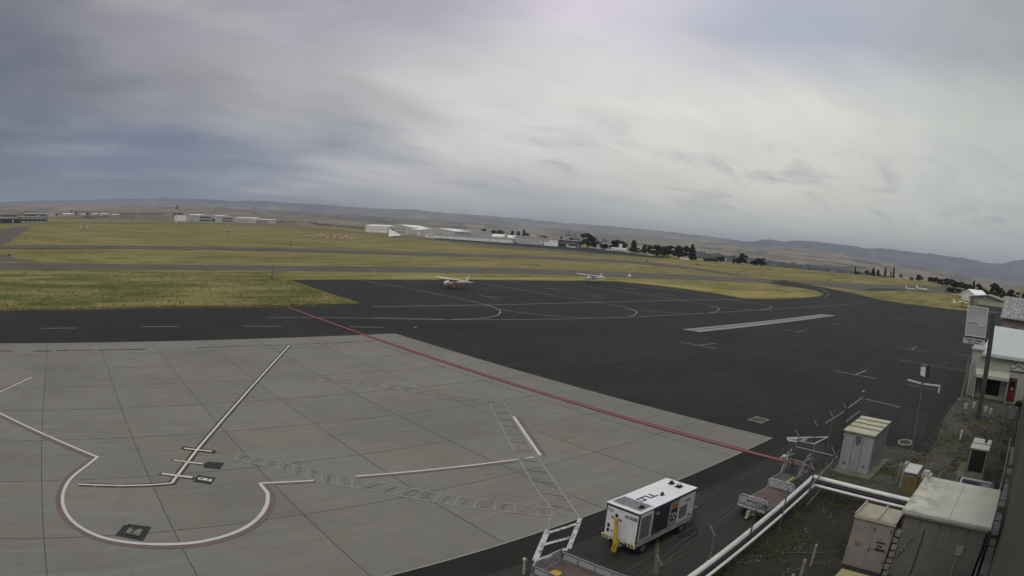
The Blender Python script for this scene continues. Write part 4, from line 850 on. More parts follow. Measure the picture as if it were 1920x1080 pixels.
for k in range(4): sl_.box((x0-.05, -.15, 1.91+.095*k), (x0-.034, .17, 1.955+.095*k))
sl_.build('slat', STL, lo_)
MB().box((x0-.04, -.04, 1.74), (x0-.02, .10, 1.80)).build('door_handle', BLK, do)
for sg_ in (-1, 1):
    st_ = MB()
    for k in range(4): yv = sg_*(.61+.05*k); st_.box((x0-.022, yv-.01, .45), (x0-.002, yv+.01, .60))
    st_.build('vent_slots', DGR, sh)
MB().box((x0-.75, y0-.45, 0), (x1+.25, y1+.25, .12)).build('plinth', MOS, sh, bevel=.02)
# ================================================================== floodlight pole
lm = thing('light_pole', 'tall leaning floodlight pole with a white cross arm above the weedy gravel', 'light pole', (40.4, 6.83, 0))
MB().tube((0, 0, 0), (.35, .20, 5.4), .075, 10, .05).build('pole', pm('grey_pole', (.16, .16, .14), (.07, .07, .06), 6, .6), lm, smooth=True)
ar = MB(); ar.beam((.35, 1.35, 5.36), (.35, .28, 5.26), .16, .09); ar.beam((.35, .12, 5.26), (.35, -1.15, 5.30), .16, .09); ar.beam((.35, -1.10, 5.25), (.35, -1.10, 4.85), .12, .12, (1, 0, 0)); ar.build('cross_arm', pm('rail_white', (.50, .51, .52)), lm)
ug = MB(); ug.tube((.30, 1.35, 5.05), (.30, .3, 5.02), .05); ug.tube((.3, 0, 5.02), (.3, -.9, 5.0), .05); ug.build('lamp_tube', pm('dull_tube', (.10, .09, .09), (.06, .05, .06), 4, .5), lm, smooth=True)
hd = MB(); hd.slab([(.12, -.02, 5.62), (.12, .50, 5.72), (.22, .56, 6.42), (.22, .06, 6.46)], (.40, -.16, .04)); ho = hd.build('floodlight', DGR, lm, bevel=.03)
MB().slab([(.118, .06, 5.74), (.118, .43, 5.81), (.205, .48, 6.32), (.205, .13, 6.35)], (-.012, 0, 0)).build('lens', pm('pale_lens', (.5, .52, .52), (.38, .4, .4), 2, .2), ho)
MB().tube((.35, .2, 5.4), (.35, .25, 5.8), .03).build('bracket', STD, lm)
# manhole ring in the weeds
mr = MB(); c0 = at(1697, 831); n = 22
for k in range(n):
    a, b = 2*math.pi*k/n, 2*math.pi*(k+1)/n
    mr.add([(c0.x+r*math.cos(t)*1.25, c0.y+r*math.sin(t)*.85, z) for t in (a, b) for r, z in ((.75, .02), (.75, .09), (.55, .09), (.55, .02))], [(0, 1, 5, 4), (1, 2, 6, 5), (2, 3, 7, 6)])
ring = tag(mr.build('manhole', CON), 'round concrete manhole ring in the weeds behind the grey shed', 'manhole')
mc = MB().tube((c0.x, c0.y, .02), (c0.x, c0.y, .045), .56, 20); o = mc.build('cover', pm('rusty_cover', (.06, .055, .03), (.03, .028, .02), 5, .9), ring, smooth=False)
# ================================================================== electrical gear by the pipes
ec = thing('electrical_cabinet', 'mustard and grey electrical cabinet with white boxes on top beside the light pole', 'electrical cabinet', (35.7, 5.55, 0))
MB().box((-.75, -.50, 0), (.1, .50, 1.05)).build('cabinet', pm('mustard_steel', (.16, .13, .045), (.10, .085, .03), 2, .7, dirt=(.25, .12, .03)), ec)
MB().slab([(-.85, -.40, 1.20), (-.85, .50, 1.20), (.55, .62, 1.32), (.55, -.42, 1.32)], (0, 0, .07)).build('lid', pm('pale_lid', (.55, .60, .58), (.46, .5, .48), 2, .5), ec, bevel=.01)
MB().box((-.76, -.3, .95), (-.1, .48, 1.2)).build('collar', pm('pinkish_grey', (.20, .17, .16), (.14, .12, .12), 3, .7), ec)
MB().box((-.3, .52, 0), (.4, .74, 1.5)).build('side_box', SHG, ec)
m = MB(); m.box((.15, -1.20, .7), (.75, -.55, 1.0)); m.box((.2, -1.0, 1.0), (.6, -.6, 1.18)); m.box((.0, -1.45, .4), (.7, -1.22, .8)); m.build('meter_box', pm('meter_white', (.50, .51, .50), (.36, .37, .36), 4, .5), ec, bevel=.01)
MB().box((.1, -1.5, 0), (.8, -.5, .42)).build('plinth', MOS, ec)
bo = thing('grey_bollard', 'fat grey bollard beside the mustard cabinet and the light pole', 'bollard', (36.4, 6.62, 0))
MB().tube((0, 0, 0), (0, 0, 1.15), .15, 14).build('post', pm('bollard_grey', (.20, .20, .17), (.15, .15, .13), 3, .8), bo, smooth=True); MB().ball((0, 0, 1.15), .15, 14, 6, (1, 1, .4)).build('cap', pm('bollard_grey', (.20, .20, .17)), bo, smooth=True)
# low rack, dark tray, kiosk
lr = thing('low_rack', 'low slatted metal rack on the ground between white boxes and black panel cabinet', 'rack', (37.4, 3.3, 0))
m = MB()
for y in (-.62, .7): m.beam((-.6, y, 0), (-.6, y, .45), .05, .05, (1, 0, 0)); m.beam((.6, y, 0), (.6, y, .75), .05, .05, (1, 0, 0)); m.beam((-.6, y, .42), (.6, y, .72), .05, .05)
m.beam((-.6, -.62, .42), (-.6, .7, .42), .07, .06); m.build('frame', STL, lr)
m = MB()
for k in range(5): x = -.4+.25*k; m.beam((x, -.6, .47+.062*k), (x, .68, .47+.062*k), .05, .03)
m.build('slat', STD, lr)
dt = thing('dark_tray', 'low tray with dark violet bottom and white rim before the black panel cabinet', 'tray', (37.55, 1.22, 0))
MB().box((-.7, -1.15, 0), (.7, 1.15, .48)).build('tub', DGR, dt)
m = MB(); m.box((-.78, -1.22, .48), (-.66, 1.22, .56)); m.box((.66, -1.22, .48), (.78, 1.22, .56)); m.box((-.66, -1.22, .48), (.66, -1.12, .56)); m.box((-.66, 1.12, .48), (.66, 1.22, .56)); m.build('rim', WHT, dt)
MB().box((-.66, -1.12, .481), (.66, 1.12, .50)).build('solar_cells', pm('violet_glass', (.016, .014, .045), (.03, .028, .08), 6, .25), dt)
kk = thing('black_panel_cabinet', 'white cabinet with a tall black front panel on the weedy gravel', 'cabinet', (40.65, 1.75, 0))
KW = pm('kiosk_white', (.58, .58, .54), (.48, .48, .44), 2, .5, dirt=(.3, .3, .25))
MB().box((0, -.70, .1), (2.5, .70, 1.80)).build('body', pm('kiosk_grey', (.24, .24, .21), (.17, .17, .15), 2, .6), kk)
MB().slab([(-.04, -.74, 1.80), (2.55, -.74, 1.86), (2.55, .74, 1.86), (-.04, .74, 1.80)], (0, 0, .06)).build('roof', KW, kk, bevel=.01)
MB().box((1.15, -.745, 1.86), (1.22, .745, 1.915)).build('roof_seam', DGR, kk); MB().tube((1.7, -.3, 1.9), (1.7, -.3, 2.15), .09, 10, .12).build('flue', BLK, kk, smooth=True)
MB().box((-.02, -.58, .34), (.0, .58, 1.72)).build('black_panel', pm('louvre_black', (.008, .008, .008), (.014, .012, .010), 20, .6, sc=(1, 1, 9)), kk)
MB().box((-.8, -.8, 0), (2.7, 1.35, .1)).build('plinth', MOS, kk)
sp_ = thing('stub_post', 'short white stub post in the gravel left of the black panel cabinet', 'post', tuple(at(1800, 824)))
MB().tube((0, 0, 0), (0, 0, .75), .08, 10).build('post', KW, sp_, smooth=True); MB().ball((0, 0, .75), .08, 10, 5, (1, 1, .5)).build('cap', KW, sp_, smooth=True)
# ================================================================== pale roofed hut and beige container
hu = thing('utility_hut', 'grey walled hut with a broad flat pale mossy roof by the building wall', 'hut', (24.2, -.42, 0))
def mat_hutroof():
    m, nt, b = _tree('hut_roof_sheet'); n = N(nt); p = n.pos(True)
    c = n.mix(n.step(n.noise(p, .9, 5, .6), .35, .65), (.60, .62, .52), (.50, .52, .44))
    sx = n.n('ShaderNodeSeparateXYZ'); nt.links.new(p, sx.inputs[0])
    ms = n.m('MULTIPLY', n.step(sx.outputs[1], 2.2, 3.9), n.step(n.noise(n.pos(True, (1, 1, 1), 0, (2, 3, 0)), 1.1, 6, .7, .8), .42, .62))
    c = n.mix(n.m('MULTIPLY', ms, .85), c, (.16, .145, .070)); nt.links.new(c, b.inputs['Base Color']); b.inputs['Roughness'].default_value = .8; return m
MB().box((.10, .08, 0), (4.7, 4.05, 2.78)).build('wall', pm('hut_wall_grey', (.165, .160, .145), (.135, .130, .120), .9, .8, dirt=(.115, .110, .100)), hu)
MB().box((-.06, -.06, 3.0), (4.88, 4.22, 3.04)).build('roof', mat_hutroof(), hu)
m = MB(); m.box((-.10, -.10, 2.90), (4.92, 4.26, 2.995)); m.box((0, 0, 2.785), (4.82, 4.16, 2.895)); m.build('fascia', pm('fascia_pale', (.46, .46, .41), (.34, .34, .30), 2, .6), hu)
m = MB(); m.box((-.05, 2.0, 3.041), (4.87, 2.03, 3.048)); m.build('roof_seam', pm('seam_grey', (.30, .31, .27), (.25, .26, .22), 3, .8), hu)
m = MB(); m.box((.05, 2.96, .3), (.12, 3.0, 2.35)); m.build('wall_groove', BLK, hu)
m = MB(); m.beam((.02, 3.45, 1.9), (.02, 3.9, .9), .03, .03); m.ball((.03, 3.44, 1.92), .05); m.ball((.03, 3.66, 1.42), .06); m.ball((.03, 3.74, 1.25), .07); m.build('conduit', STL, hu, smooth=True)
ct = thing('beige_container', 'tall beige steel cabinet with a ribbed roof and a red edged notice on its door', 'container', (24.1, 4.93, 0))
MB().box((0, -1.0, .05), (1.55, .95, 2.32)).build('body', BEI, ct, bevel=.015)
MB().box((-.03, -1.03, 2.321), (1.58, .98, 2.38)).build('roof', BEI2, ct)
m = MB()
for y in (-1.0, -.13, .95): m.box((-.06, y-.045, 2.381), (1.62, y+.045, 2.46))
m.box((-.07, -1.03, 2.24), (-.031, .98, 2.34)); m.build('roof_rib', BEI2, ct, bevel=.01)
d1 = MB().box((-.02, -.10, .12), (.0, .90, 2.18)).build('door', BEI, ct); d2 = MB().box((-.02, -.94, .12), (.0, -.16, 2.18)).build('door', BEI, ct)
MB().box((-.028, -.93, 1.06), (-.019, -.17, 1.085)).build('door_split', DGR, d2)
m = MB(); m.box((-.035, .36, 1.05), (-.022, .62, 1.25)); s1 = m.build('notice', pm('notice_red', (.30, .05, .05), (.2, .05, .05), 6, .6), d1)
m = MB()
for k in range(3): m.box((-.042, .39, 1.08+.055*k), (-.034, .59, 1.115+.055*k))
m.build('notice_text', pm('notice_text', (.35, .30, .28), (.12, .05, .05), 60, .6, lo=.45, hi=.55), s1)
m = MB(); m.box((-.06, -.80, 1.42), (-.022, -.36, 1.47)); m.box((-.06, -.70, 1.26), (-.022, -.42, 1.30)); m.box((-.07, -.86, 1.10), (-.022, -.40, 1.16)); m.build('door_bolt', BLK, d2)
m = MB(); rr_ = random.Random(3)
for k in range(26): y, z = rr_.uniform(-.82, -.34), rr_.uniform(1.50, 1.68); m.add([(-.024, y, z), (-.024, y+rr_.uniform(.03, .09), z+rr_.uniform(-.02, .02)), (-.024, y+rr_.uniform(.02, .06), z+rr_.uniform(.02, .06)), (-.024, y-.01, z+.03)], [(0, 1, 2, 3)])
m.build('torn_sticker', pm('sticker_white', (.45, .44, .43), (.25, .22, .2), 20, .7), d2)
for y, z in ((-.10, 1.95), (-.10, 1.0), (-.92, 2.0), (-.92, .6)): MB().box((-.05, y-.03, z-.05), (-.02, y+.03, z+.05)).build('hinge', DGR, ct)
# rubble of blocks between them
for k in range(7):
    b = MB().cb((24.25+rr_.uniform(-.05, .05)+k*.02, 3.74+rr_.uniform(-.04, .03), .14+.30*k), (.40, .24, .20)).build('concrete_block', CON); b.rotation_euler = (0, 0, 0)
    tag(b, ['bottom block', 'second block from the ground', 'third block from the ground', 'middle block', 'third block from the top', 'second block from the top', 'topmost block'][k if k < 4 else k]+' in the gap between beige cabinet and hut', 'block', 'blocks stacked between the cabinet and the hut')
RUST = pm('rust_run', (.13, .065, .03), (.09, .06, .04), 5, .9)
for yy, z1_, l_ in ((.72, 1.9, .5), (.10, 2.1, .9), (-.55, 1.05, .35), (-.85, 2.1, .6)): MB().add([(-.0235, yy-.012, z1_), (-.0235, yy+.014, z1_), (-.0235, yy+.004, z1_-l_)], [(0, 1, 2)]).build('rust_streak', RUST, ct)
for yy, z1_, l_ in ((.9, 2.7, .9), (1.7, 2.6, .5), (2.3, 2.7, 1.3), (3.3, 2.7, .7)): MB().add([(.088, yy-.03, z1_), (.088, yy+.04, z1_), (.088, yy+.01, z1_-l_)], [(0, 1, 2)]).build('damp_streak', pm('damp_run', (.085, .080, .070), (.11, .10, .09), 5, .9), hu)
lp_ = MB(); lp_.box((.02, .9, 1.6), (.10, 1.25, 2.0)); lp_.box((.03, 1.05, .3), (.09, 1.10, 1.6)); lp_.build('junction_box', SHG, hu)
yb = thing('mustard_box', 'low mustard lidded box at the foot of the beige cabinet', 'box', (21.55, 4.65, 0))
MB().box((-.55, -.75, 0), (.5, .62, .8)).build('tub', pm('mustard_plastic', (.28, .25, .10), (.2, .18, .07), 2, .6), yb); MB().box((-.6, -.8, .8), (.55, .67, .87)).build('lid', pm('mustard_lid', (.36, .33, .14), (.28, .25, .1), 2, .6), yb, bevel=.02)
br = thing('brown_drum', 'mustard brown drum standing against the hut by the building wall', 'drum', (23.6, .1, 0))
MB().tube((0, 0, 0), (0, 0, .85), .38, 20).build('drum', pm('drum_brown', (.22, .15, .045), (.13, .09, .03), 3, .7, dirt=(.05, .04, .03)), br, smooth=True); MB().tube((0, 0, .851), (0, 0, .88), .40, 20).build('lid', pm('drum_lid', (.16, .11, .04), (.1, .07, .03), 3, .7), br, smooth=True)
bb = thing('dark_bin', 'dark low bin with a pale lid at the foot of the grey hut', 'bin', (23.5, 1.7, 0)); MB().box((-.3, -.35, 0), (.3, .35, .5)).build('tub', DGR, bb, bevel=.03); MB().box((-.33, -.38, .5), (.33, .38, .55)).build('lid', pm('lid_pale', (.18, .19, .18), (.1, .1, .1), 3, .6), bb)
for k, ((px, py), (tx, ty)) in enumerate((((1520, 1100), (1531, 1022)), ((1499, 1118), (1510, 1050)), ((1480, 1140), (1488, 1078)))):
    z_ = 1.0; v = at(tx, ty, z_)
    t = thing('pipe_bollard', ['tallest concrete filled bollard at the bottom of the yard', 'middle one of the three bollards at the bottom of the yard', 'leftmost and lowest of the three bollards at the bottom of the yard'][k], 'bollard', (v.x, v.y, 0), 0, 'bollards in the fenced yard')
    MB().tube((0, 0, 0), (0, 0, z_), .075, 12).build('post', pm('bollard_beige', (.26, .24, .20), (.18, .17, .14), 3, .8), t, smooth=True); MB().ball((0, 0, z_), .075, 12, 6, (1, 1, .6)).build('cap', pm('bollard_beige', (.26, .24, .20)), t, smooth=True)
hs = MB().path([tuple(Vector((*p, .05))) for p in [tuple(q) for q in smooth_line(GP((1437, 1003), (1440, 1025), (1460, 1037), (1500, 1038), (1570, 1037)), 4)]], .018, 6).build('garden_hose', pm('hose_green', (.11, .12, .06), (.08, .09, .04), 3, .6), smooth=True); tag(hs, 'thin green hose lying across the dark yard', 'hose')
# ================================================================== building wall at the right edge
tb = thing('siding_building', 'long olive ribbed siding building wall filling the right edge', 'building', (0, 0, 0))
SID = pm('olive_siding', (.150, .150, .115), (.115, .115, .088), .5, .7, dirt=(.08, .08, .065), sc=(1, 1, .2))
MB().box((-14, -18, 0), (59.4, -1.14, 11.2)).build('wall', SID, tb)
m = MB()
for k in range(240):
    x = -13.9+k*.305; m.add([(x, -1.14, .4), (x+.05, -1.10, .4), (x+.11, -1.10, .4), (x+.16, -1.14, .4), (x, -1.14, 11.15), (x+.05, -1.10, 11.15), (x+.11, -1.10, 11.15), (x+.16, -1.14, 11.15)], [(0, 1, 5, 4), (1, 2, 6, 5), (2, 3, 7, 6)])
m.build('wall_rib', SID, tb)
MB().box((-14.2, -18.2, 11.2), (59.6, -1.05, 11.5)).build('roof', DGR, tb); MB().box((-14, -1.17, 0), (59.42, -1.08, .38)).build('footing', CON, tb)
dk_ = thing('wall_ductwork', 'stepped run of grey metal ducting along the foot of the siding wall', 'duct', (0, 0, 0))
m = MB(); rr2 = random.Random(8); x = 20
while x < 46:
    L_ = rr2.uniform(1.2, 2.6); hgt_ = rr2.choice((.95, 1.1, 1.25)); m.box((x, -1.07, .3), (x+L_-.06, -.66-rr2.uniform(0, .12), hgt_)); x += L_
m.build('duct', pm('duct_grey', (.27, .27, .27), (.17, .17, .175), .7, .5, .3), dk_)
m = MB().path([(20, -.50, 1.55), (29, -.48, 1.5), (38, -.52, 1.45), (47, -.50, 1.4)], .06, 8); m.build('conduit', STL, dk_, smooth=True)
for k in range(9): m = MB(); m.beam((20+3.2*k, -.5, .2), (20+3.2*k, -.5, 1.55), .04, .04, (1, 0, 0)); m.beam((20+3.2*k, -1.05, 1.4), (20+3.2*k, -.5, 1.4), .04, .04); m.build('bracket', STD, dk_)
# ================================================================== the tall sign on its pole
sg = thing('pole_sign', 'tall grey sign on a dark pole, round emblem, board reading Frontier Aviation & Jet Center', 'sign', (58.8, 3.5, 0))
PG = pm('dark_green_grey_pole', (.050, .060, .055), (.038, .045, .042), 1, .5)
MB().box((-.26, -.26, .1), (.26, .26, 9.45)).build('pole', PG, sg, bevel=.02)
MB().box((-1.1, -1.3, 0), (1.1, 1.4, .06)).build('pole_base', pm('dark_base', (.028, .028, .028), (.045, .04, .035), 3, .9), sg)
SF = pm('sign_face', (.33, .35, .335), (.30, .315, .30), .8, .5); SB = pm('sign_border', (.58, .60, .58), (.48, .5, .48), 2, .5)
bd = MB().box((-.32, .60, 3.70+3.5), (.02, 2.82, 9.77)).build('sign_panel', SF, sg)
m = MB(); zb, zt, ya, yc = 7.2, 9.77, .60, 2.82
for a, b in (((-.36, ya-.02, zb-.03), (-.31, ya+.06, zt+.03)), ((-.36, yc-.06, zb-.03), (-.31, yc+.02, zt+.03)), ((-.36, ya+.06, zt-.06), (-.31, yc-.06, zt+.03)), ((-.36, ya+.06, zb-.03), (-.31, yc-.06, zb+.05))): m.box(a, b)
m.build('border', SB, bd)
MB().box((-.3, ya, zb-.16), (.0, yc, zb-.03)).build('lower_rail', DGR, bd)
def ring_pts(cy, cz, r, a0, a1, n): return [(cy+r*math.cos(R(a0+(a1-a0)*k/n)), cz+r*math.sin(R(a0+(a1-a0)*k/n))) for k in range(n+1)]
cy, cz = 1.20, 8.62
outl = [(2.70, cz+.19)]+[(1.68, cz+.17)]+ring_pts(cy, cz, .52, 22, 338, 26)+[(1.68, cz-.19), (2.70, cz-.21)]
# seen from the ramp the bar points left, so y grows to the left
MB().slab([(-.345, y, z) for y, z in outl], (.03, 0, 0)).build('emblem', pm('emblem_grey', (.40, .42, .41), (.37, .39, .38), 1, .5), bd)
m = MB(); P_ = outl+[outl[0]]
for a, b in zip(P_, P_[1:]): m.beam((-.35, a[0], a[1]), (-.35, b[0], b[1]), .035, .035, (1, 0, 0))
m.build('emblem_edge', SB, bd)
lb = MB().box((-.30, .62, 6.50), (-.12, 2.92, 7.0)).build('name_board', pm('name_board', (.44, .46, .46), (.38, .4, .4), 2, .5), sg)
writing('Frontier Aviation', .27, INK2, lb, (-.306, 1.77, 6.86), (R(90), 0, R(-90)), 'board_lettering', bold=.008)
writing('& Jet Center', .25, INK2, lb, (-.306, 1.77, 6.63), (R(90), 0, R(-90)), 'board_lettering', bold=.008)
# ================================================================== the aviation office with the red door
FX = 69.3
fb = thing('aviation_office', 'pale low office with a light blue metal roof, red door and mountain emblem', 'building', (FX, 0, 0))
FW = pm('cream_wall', (.33, .35, .29), (.28, .30, .25), .7, .8, dirt=(.22, .23, .19)); FR = None
def mat_ribroof(name, c, sp=.35, axis=1, d=.86):
    m, nt, b = _tree(name); n = N(nt); p = n.pos(True); sx = n.n('ShaderNodeSeparateXYZ'); nt.links.new(p, sx.inputs[0])
    l = n.m('LESS_THAN', n.m('FRACT', n.m('DIVIDE', sx.outputs[axis], sp)), .14)
    col = n.mix(n.step(n.noise(p, .35, 5, .6), .3, .7), c, tuple(x*.88 for x in c)); nt.links.new(n.mix(l, col, tuple(x*d for x in c)), b.inputs['Base Color']); b.inputs['Roughness'].default_value = .45
    n.bump(l, .6, .03, b); return m
RB = mat_ribroof('pale_blue_metal_roof', (.52, .575, .57))
MB().box((0, -11, .1), (20, 4.82, 4.68)).build('wall', FW, fb); MB().box((.05, 4.82, .1), (8, 6.25, 4.95)).build('wing_wall', FW, fb)
MB().box((-.1, 4.72, 4.95), (8.1, 6.38, 5.12)).build('wing_parapet', pm('parapet', (.40, .42, .38), (.3, .32, .29), 2, .7), fb)
m = MB(); m.box((.2, 5.2, 5.12), (.9, 5.9, 5.45)); m.build('roof_unit', pm('roof_unit_white', (.62, .63, .60)), fb)
m = MB(); m.slab([(-.35, -11.2, 4.66), (-.35, 4.90, 4.72), (17.0, 4.98, 6.5), (17.0, -11.2, 6.4)], (0, 0, .12)); rfo = m.build('roof', RB, fb)
m = MB(); m.slab([(17.0, -11.2, 6.4), (17.0, 4.98, 6.5), (24, 4.98, 4.7), (24, -11.2, 4.6)], (0, 0, .12)); m.build('roof', RB, fb)
m = MB(); m.box((-.42, -11.2, 4.50), (-.36, 4.9, 4.76)); m.build('gutter', pm('gutter_white', (.55, .58, .57), (.4, .42, .42), 3, .5), rfo)
m = MB(); m.slab([(-1.5, .98, 2.62), (-1.5, 5.3, 2.62), (.0, 5.45, 3.0), (.0, .98, 3.0)], (0, 0, .09)); m.box((-1.5, .98, 2.38), (-1.42, 5.3, 2.62)); m.build('canopy', pm('canopy_cream', (.42, .44, .36), (.34, .36, .3), 1, .7), fb)
for yw in (1.05, 5.22): MB().box((-1.3, yw-.07, .1), (-.02, yw+.07, 2.5)).build('canopy_wall', pm('pale_pink_wall', (.34, .32, .29), (.28, .27, .25), 1, .8), fb)
MB().box((-.05, 2.05, .55), (-.01, 4.55, 2.25)).build('window', GLS, fb); MB().box((-.10, 1.95, .15), (-.01, 4.65, .5)).build('window_sill', FW, fb)
df = MB().box((-.05, -.12, .25), (-.01, 1.0, 2.65)).build('door_frame', DGR, fb)
dd = MB().box((-.08, .02, .3), (-.05, .86, 2.4)).build('door', pm('red_door', (.17, .013, .015), (.13, .012, .014), 2, .45), fb)
MB().box((-.095, .12, 1.25), (-.081, .76, 2.3)).build('door_glass', GLS, dd); MB().box((-.12, .25, 1.35), (-.096, .6, 1.7)).build('door_poster', pm('poster_pale', (.3, .27, .27), (.15, .15, .15), 14, .6), dd)
MB().box((-.03, -11, .0), (.06, 4.8, .13)).build('footing', CON, fb)
es = MB().box((-.09, -1.35, 3.42-.05), (-.01, 1.0, 4.42)).build('emblem_board', pm('emblem_board_white', (.46, .46, .45), (.40, .40, .39), 2, .6), fb); es.location.z = .04
m = MB()
for a, b in (((-.12, -1.38, 3.33), (-.09, 1.03, 3.39)), ((-.12, -1.38, 4.40), (-.09, 1.03, 4.46)), ((-.12, .98, 3.39), (-.09, 1.03, 4.40)), ((-.12, -1.38, 3.39), (-.09, -1.33, 4.40))): m.box(a, b)
m.build('frame', BLK, es)
# jagged peaks and a diving bird-like wing, drawn as brush strokes
zz0 = 3.40
pk = [(.88, .16), (.70, .20), (.62, .14), (.48, .30), (.42, .24), (.18, .52), (.10, .44), (-.02, .56), (-.18, .36), (-.28, .48), (-.50, .22), (-.62, .30), (-.90, .12)]
m = MB()
for a, b in zip(pk, pk[1:]): m.beam((-.10, a[0], zz0+a[1]), (-.10, b[0], zz0+b[1]), .07, .03, (1, 0, 0))
for a, b in (((.86, .62), (.58, .72)), ((.58, .72), (.22, .92)), ((.62, .70), (.40, .62)), ((.58, .70), (.36, .76))): m.beam((-.10, a[0], zz0+a[1]), (-.10, b[0], zz0+b[1]), .06, .03, (1, 0, 0))
m.build('emblem_strokes', INK2, es)
m = MB()
for y, s in ((5.9, 0), (6.6, .0)): m.tube((-.9-s, y, .1), (-.9-s, y-.15, 3.6), .05)
m.tube((-.9, 5.75, 3.6), (-.1, 5.75, 3.8), .05); m.build('downpipe', STL, fb, smooth=True)
ft = thing('flagpole_set', 'three thin slanted poles at the left corner of the aviation office', 'poles', (66.5, 6.2, 0))
for k, (a, b) in enumerate((((0, .35, 0), (.1, .15, 4.4)), ((-1.2, .1, 0), (-.8, -.25, 3.9)), ((-3.2, -.55, 0), (-3.0, -.75, 2.2)))): MB().tube(a, b, .06, 8).build('pole', STL, ft, smooth=True)
m = MB(); m.box((-.3, .2, 0), (.3, .7, .12)); m.build('pole_base', CON, ft)
for k, (y, x) in enumerate(((5.35, 62.3), (4.55, 63.6), (3.0, 62.6), (2.35, 61.8))):
    v = thing('white_pail', ['leftmost white pail by the foot of the tall sign pole', 'white pail just left of the tall sign pole', 'white pail just right of the tall sign pole', 'rightmost white pail by the foot of the tall sign pole'][k], 'pail', (x, y, .02), 0, 'white pails by the sign pole')
    MB().tube((0, 0, 0), (0, 0, .5), .17, 12, .2).build('pail', pm('pail_white', (.5, .5, .48), (.4, .4, .38), 5, .5), v, smooth=True); MB().path([(0, -.19, .48), (0, -.1, .66), (0, .1, .66), (0, .19, .48)], .012, 5).build('handle', STD, v)
au = thing('air_conditioner', 'square grey outdoor air conditioner with slats below the red door', 'air conditioner', (61.4, -.2, 0))
MB().box((-.45, -.45, 0), (.45, .5, 1.05)).build('case', pm('ac_grey', (.20, .23, .22), (.15, .17, .165), 3, .5), au, bevel=.02)
m = MB()
for k in range(4): m.box((-.48, -.40, .16+.22*k), (-.451, .45, .24+.22*k))
m.build('slat', pm('ac_slat', (.36, .39, .38)), au); MB().tube((0, 0, 1.05), (0, 0, 1.10), .36, 16).build('fan_guard', DGR, au, smooth=True)
dh = thing('shrub', 'low dark round shrub under the cream wall right of the red door', 'shrub', (68.3, -1.0, 0))
# ================================================================== planting helpers
def leaf_mesh(name, clumps, per, leaf, rs, m):
    r = random.Random(rs); vs, fs = [], []
    for (cx, cy, cz, cr, cs) in clumps:
        for _ in range(per):
            d = Vector((r.gauss(0, 1), r.gauss(0, 1), r.gauss(0, 1))).normalized()*cr*(r.random()**.45); d.z *= cs
            p = Vector((cx, cy, cz))+d; a = Vector((r.gauss(0, 1), r.gauss(0, 1), r.gauss(0, .7))).normalized(); b = a.cross(Vector((r.gauss(0, 1), r.gauss(0, 1), r.gauss(0, 1)))).normalized()
            s = leaf*r.uniform(.6, 1.4); o = len(vs); vs += [p-a*s-b*s*.5, p+a*s-b*s*.4, p+a*s*.8+b*s*.6, p-a*s*.7+b*s*.5]; fs.append((o, o+1, o+2, o+3))
    me = bpy.data.meshes.new(name); me.from_pydata(vs, [], fs); me.materials.append(m); return me
def mat_leaf(name, a, b_):
    m, nt, b = _tree(name); n = N(nt); g_ = n.n('ShaderNodeNewGeometry')
    c = n.mix(g_.outputs['Random Per Island'], a, b_); nt.links.new(c, b.inputs['Base Color']); b.inputs['Roughness'].default_value = .8; b.inputs['Specular IOR Level'].default_value = .2; return m
LF = mat_leaf('dark_foliage', (.018, .026, .016), (.048, .060, .034)); LF2 = mat_leaf('grey_green_foliage', (.030, .038, .022), (.070, .078, .045))
BARK = pm('bark', (.05, .042, .035), (.03, .026, .022), 3, .95)
def broad(rs, w_=1.0, h_=1.0, tall=False):
    r = random.Random(rs); cl = []
    for _ in range(20):
        a = r.uniform(0, 6.28); q = r.random()**.6; z = r.uniform(.30, .95); rr_ = .5*math.sin(math.pi*min(1, (z-.12)/.88))**.6*q
        cl.append((math.cos(a)*rr_, math.sin(a)*rr_, z*.92, r.uniform(.13, .20), .75))
    return cl
def conif(rs):
    r = random.Random(rs); cl = []
    for k in range(26):
        z = .10+.86*k/25; rad = .5*(1-z)**.75+.03
        for _ in range(2): a = r.uniform(0, 6.28); q = r.uniform(.2, .8); cl.append((math.cos(a)*rad*q, math.sin(a)*rad*q, z, .06+.13*(1-z), .55))
    return cl
def cypress(rs):
    r = random.Random(rs); cl = []
    for k in range(22): z = .08+.88*k/21; rad = .5*math.sin(math.pi*(z*.8+.15))**.7; cl.append((r.uniform(-.2, .2)*rad*2, r.uniform(-.2, .2)*rad*2, z, .10+.18*rad, 1.0))
    return cl
CROWN = {'broad': [leaf_mesh('crown', broad(40+k), 95, .050, k, LF) for k in range(6)], 'conifer': [leaf_mesh('crown', conif(80+k), 40, .045, k, LF) for k in range(3)], 'cypress': [leaf_mesh('crown', cypress(90+k), 60, .05, k, LF) for k in range(2)]}
def trunk_mesh(k):
    m = MB(); r = random.Random(k); m.tube((0, 0, -.02), (.01, 0, .35), .035, 7, .025); m.tube((.01, 0, .35), (r.uniform(-.04, .04), 0, .75), .025, 6, .01)
    for _ in range(4): a = r.uniform(0, 6.28); z = r.uniform(.25, .5); m.tube((.005, 0, z), (math.cos(a)*.22, math.sin(a)*.22, z+.25), .014, 5, .005)
    o = m.build('trunk', BARK); me = o.data; bpy.data.objects.remove(o); return me
TRUNKS = [trunk_mesh(k) for k in range(3)]
tcount = [0]
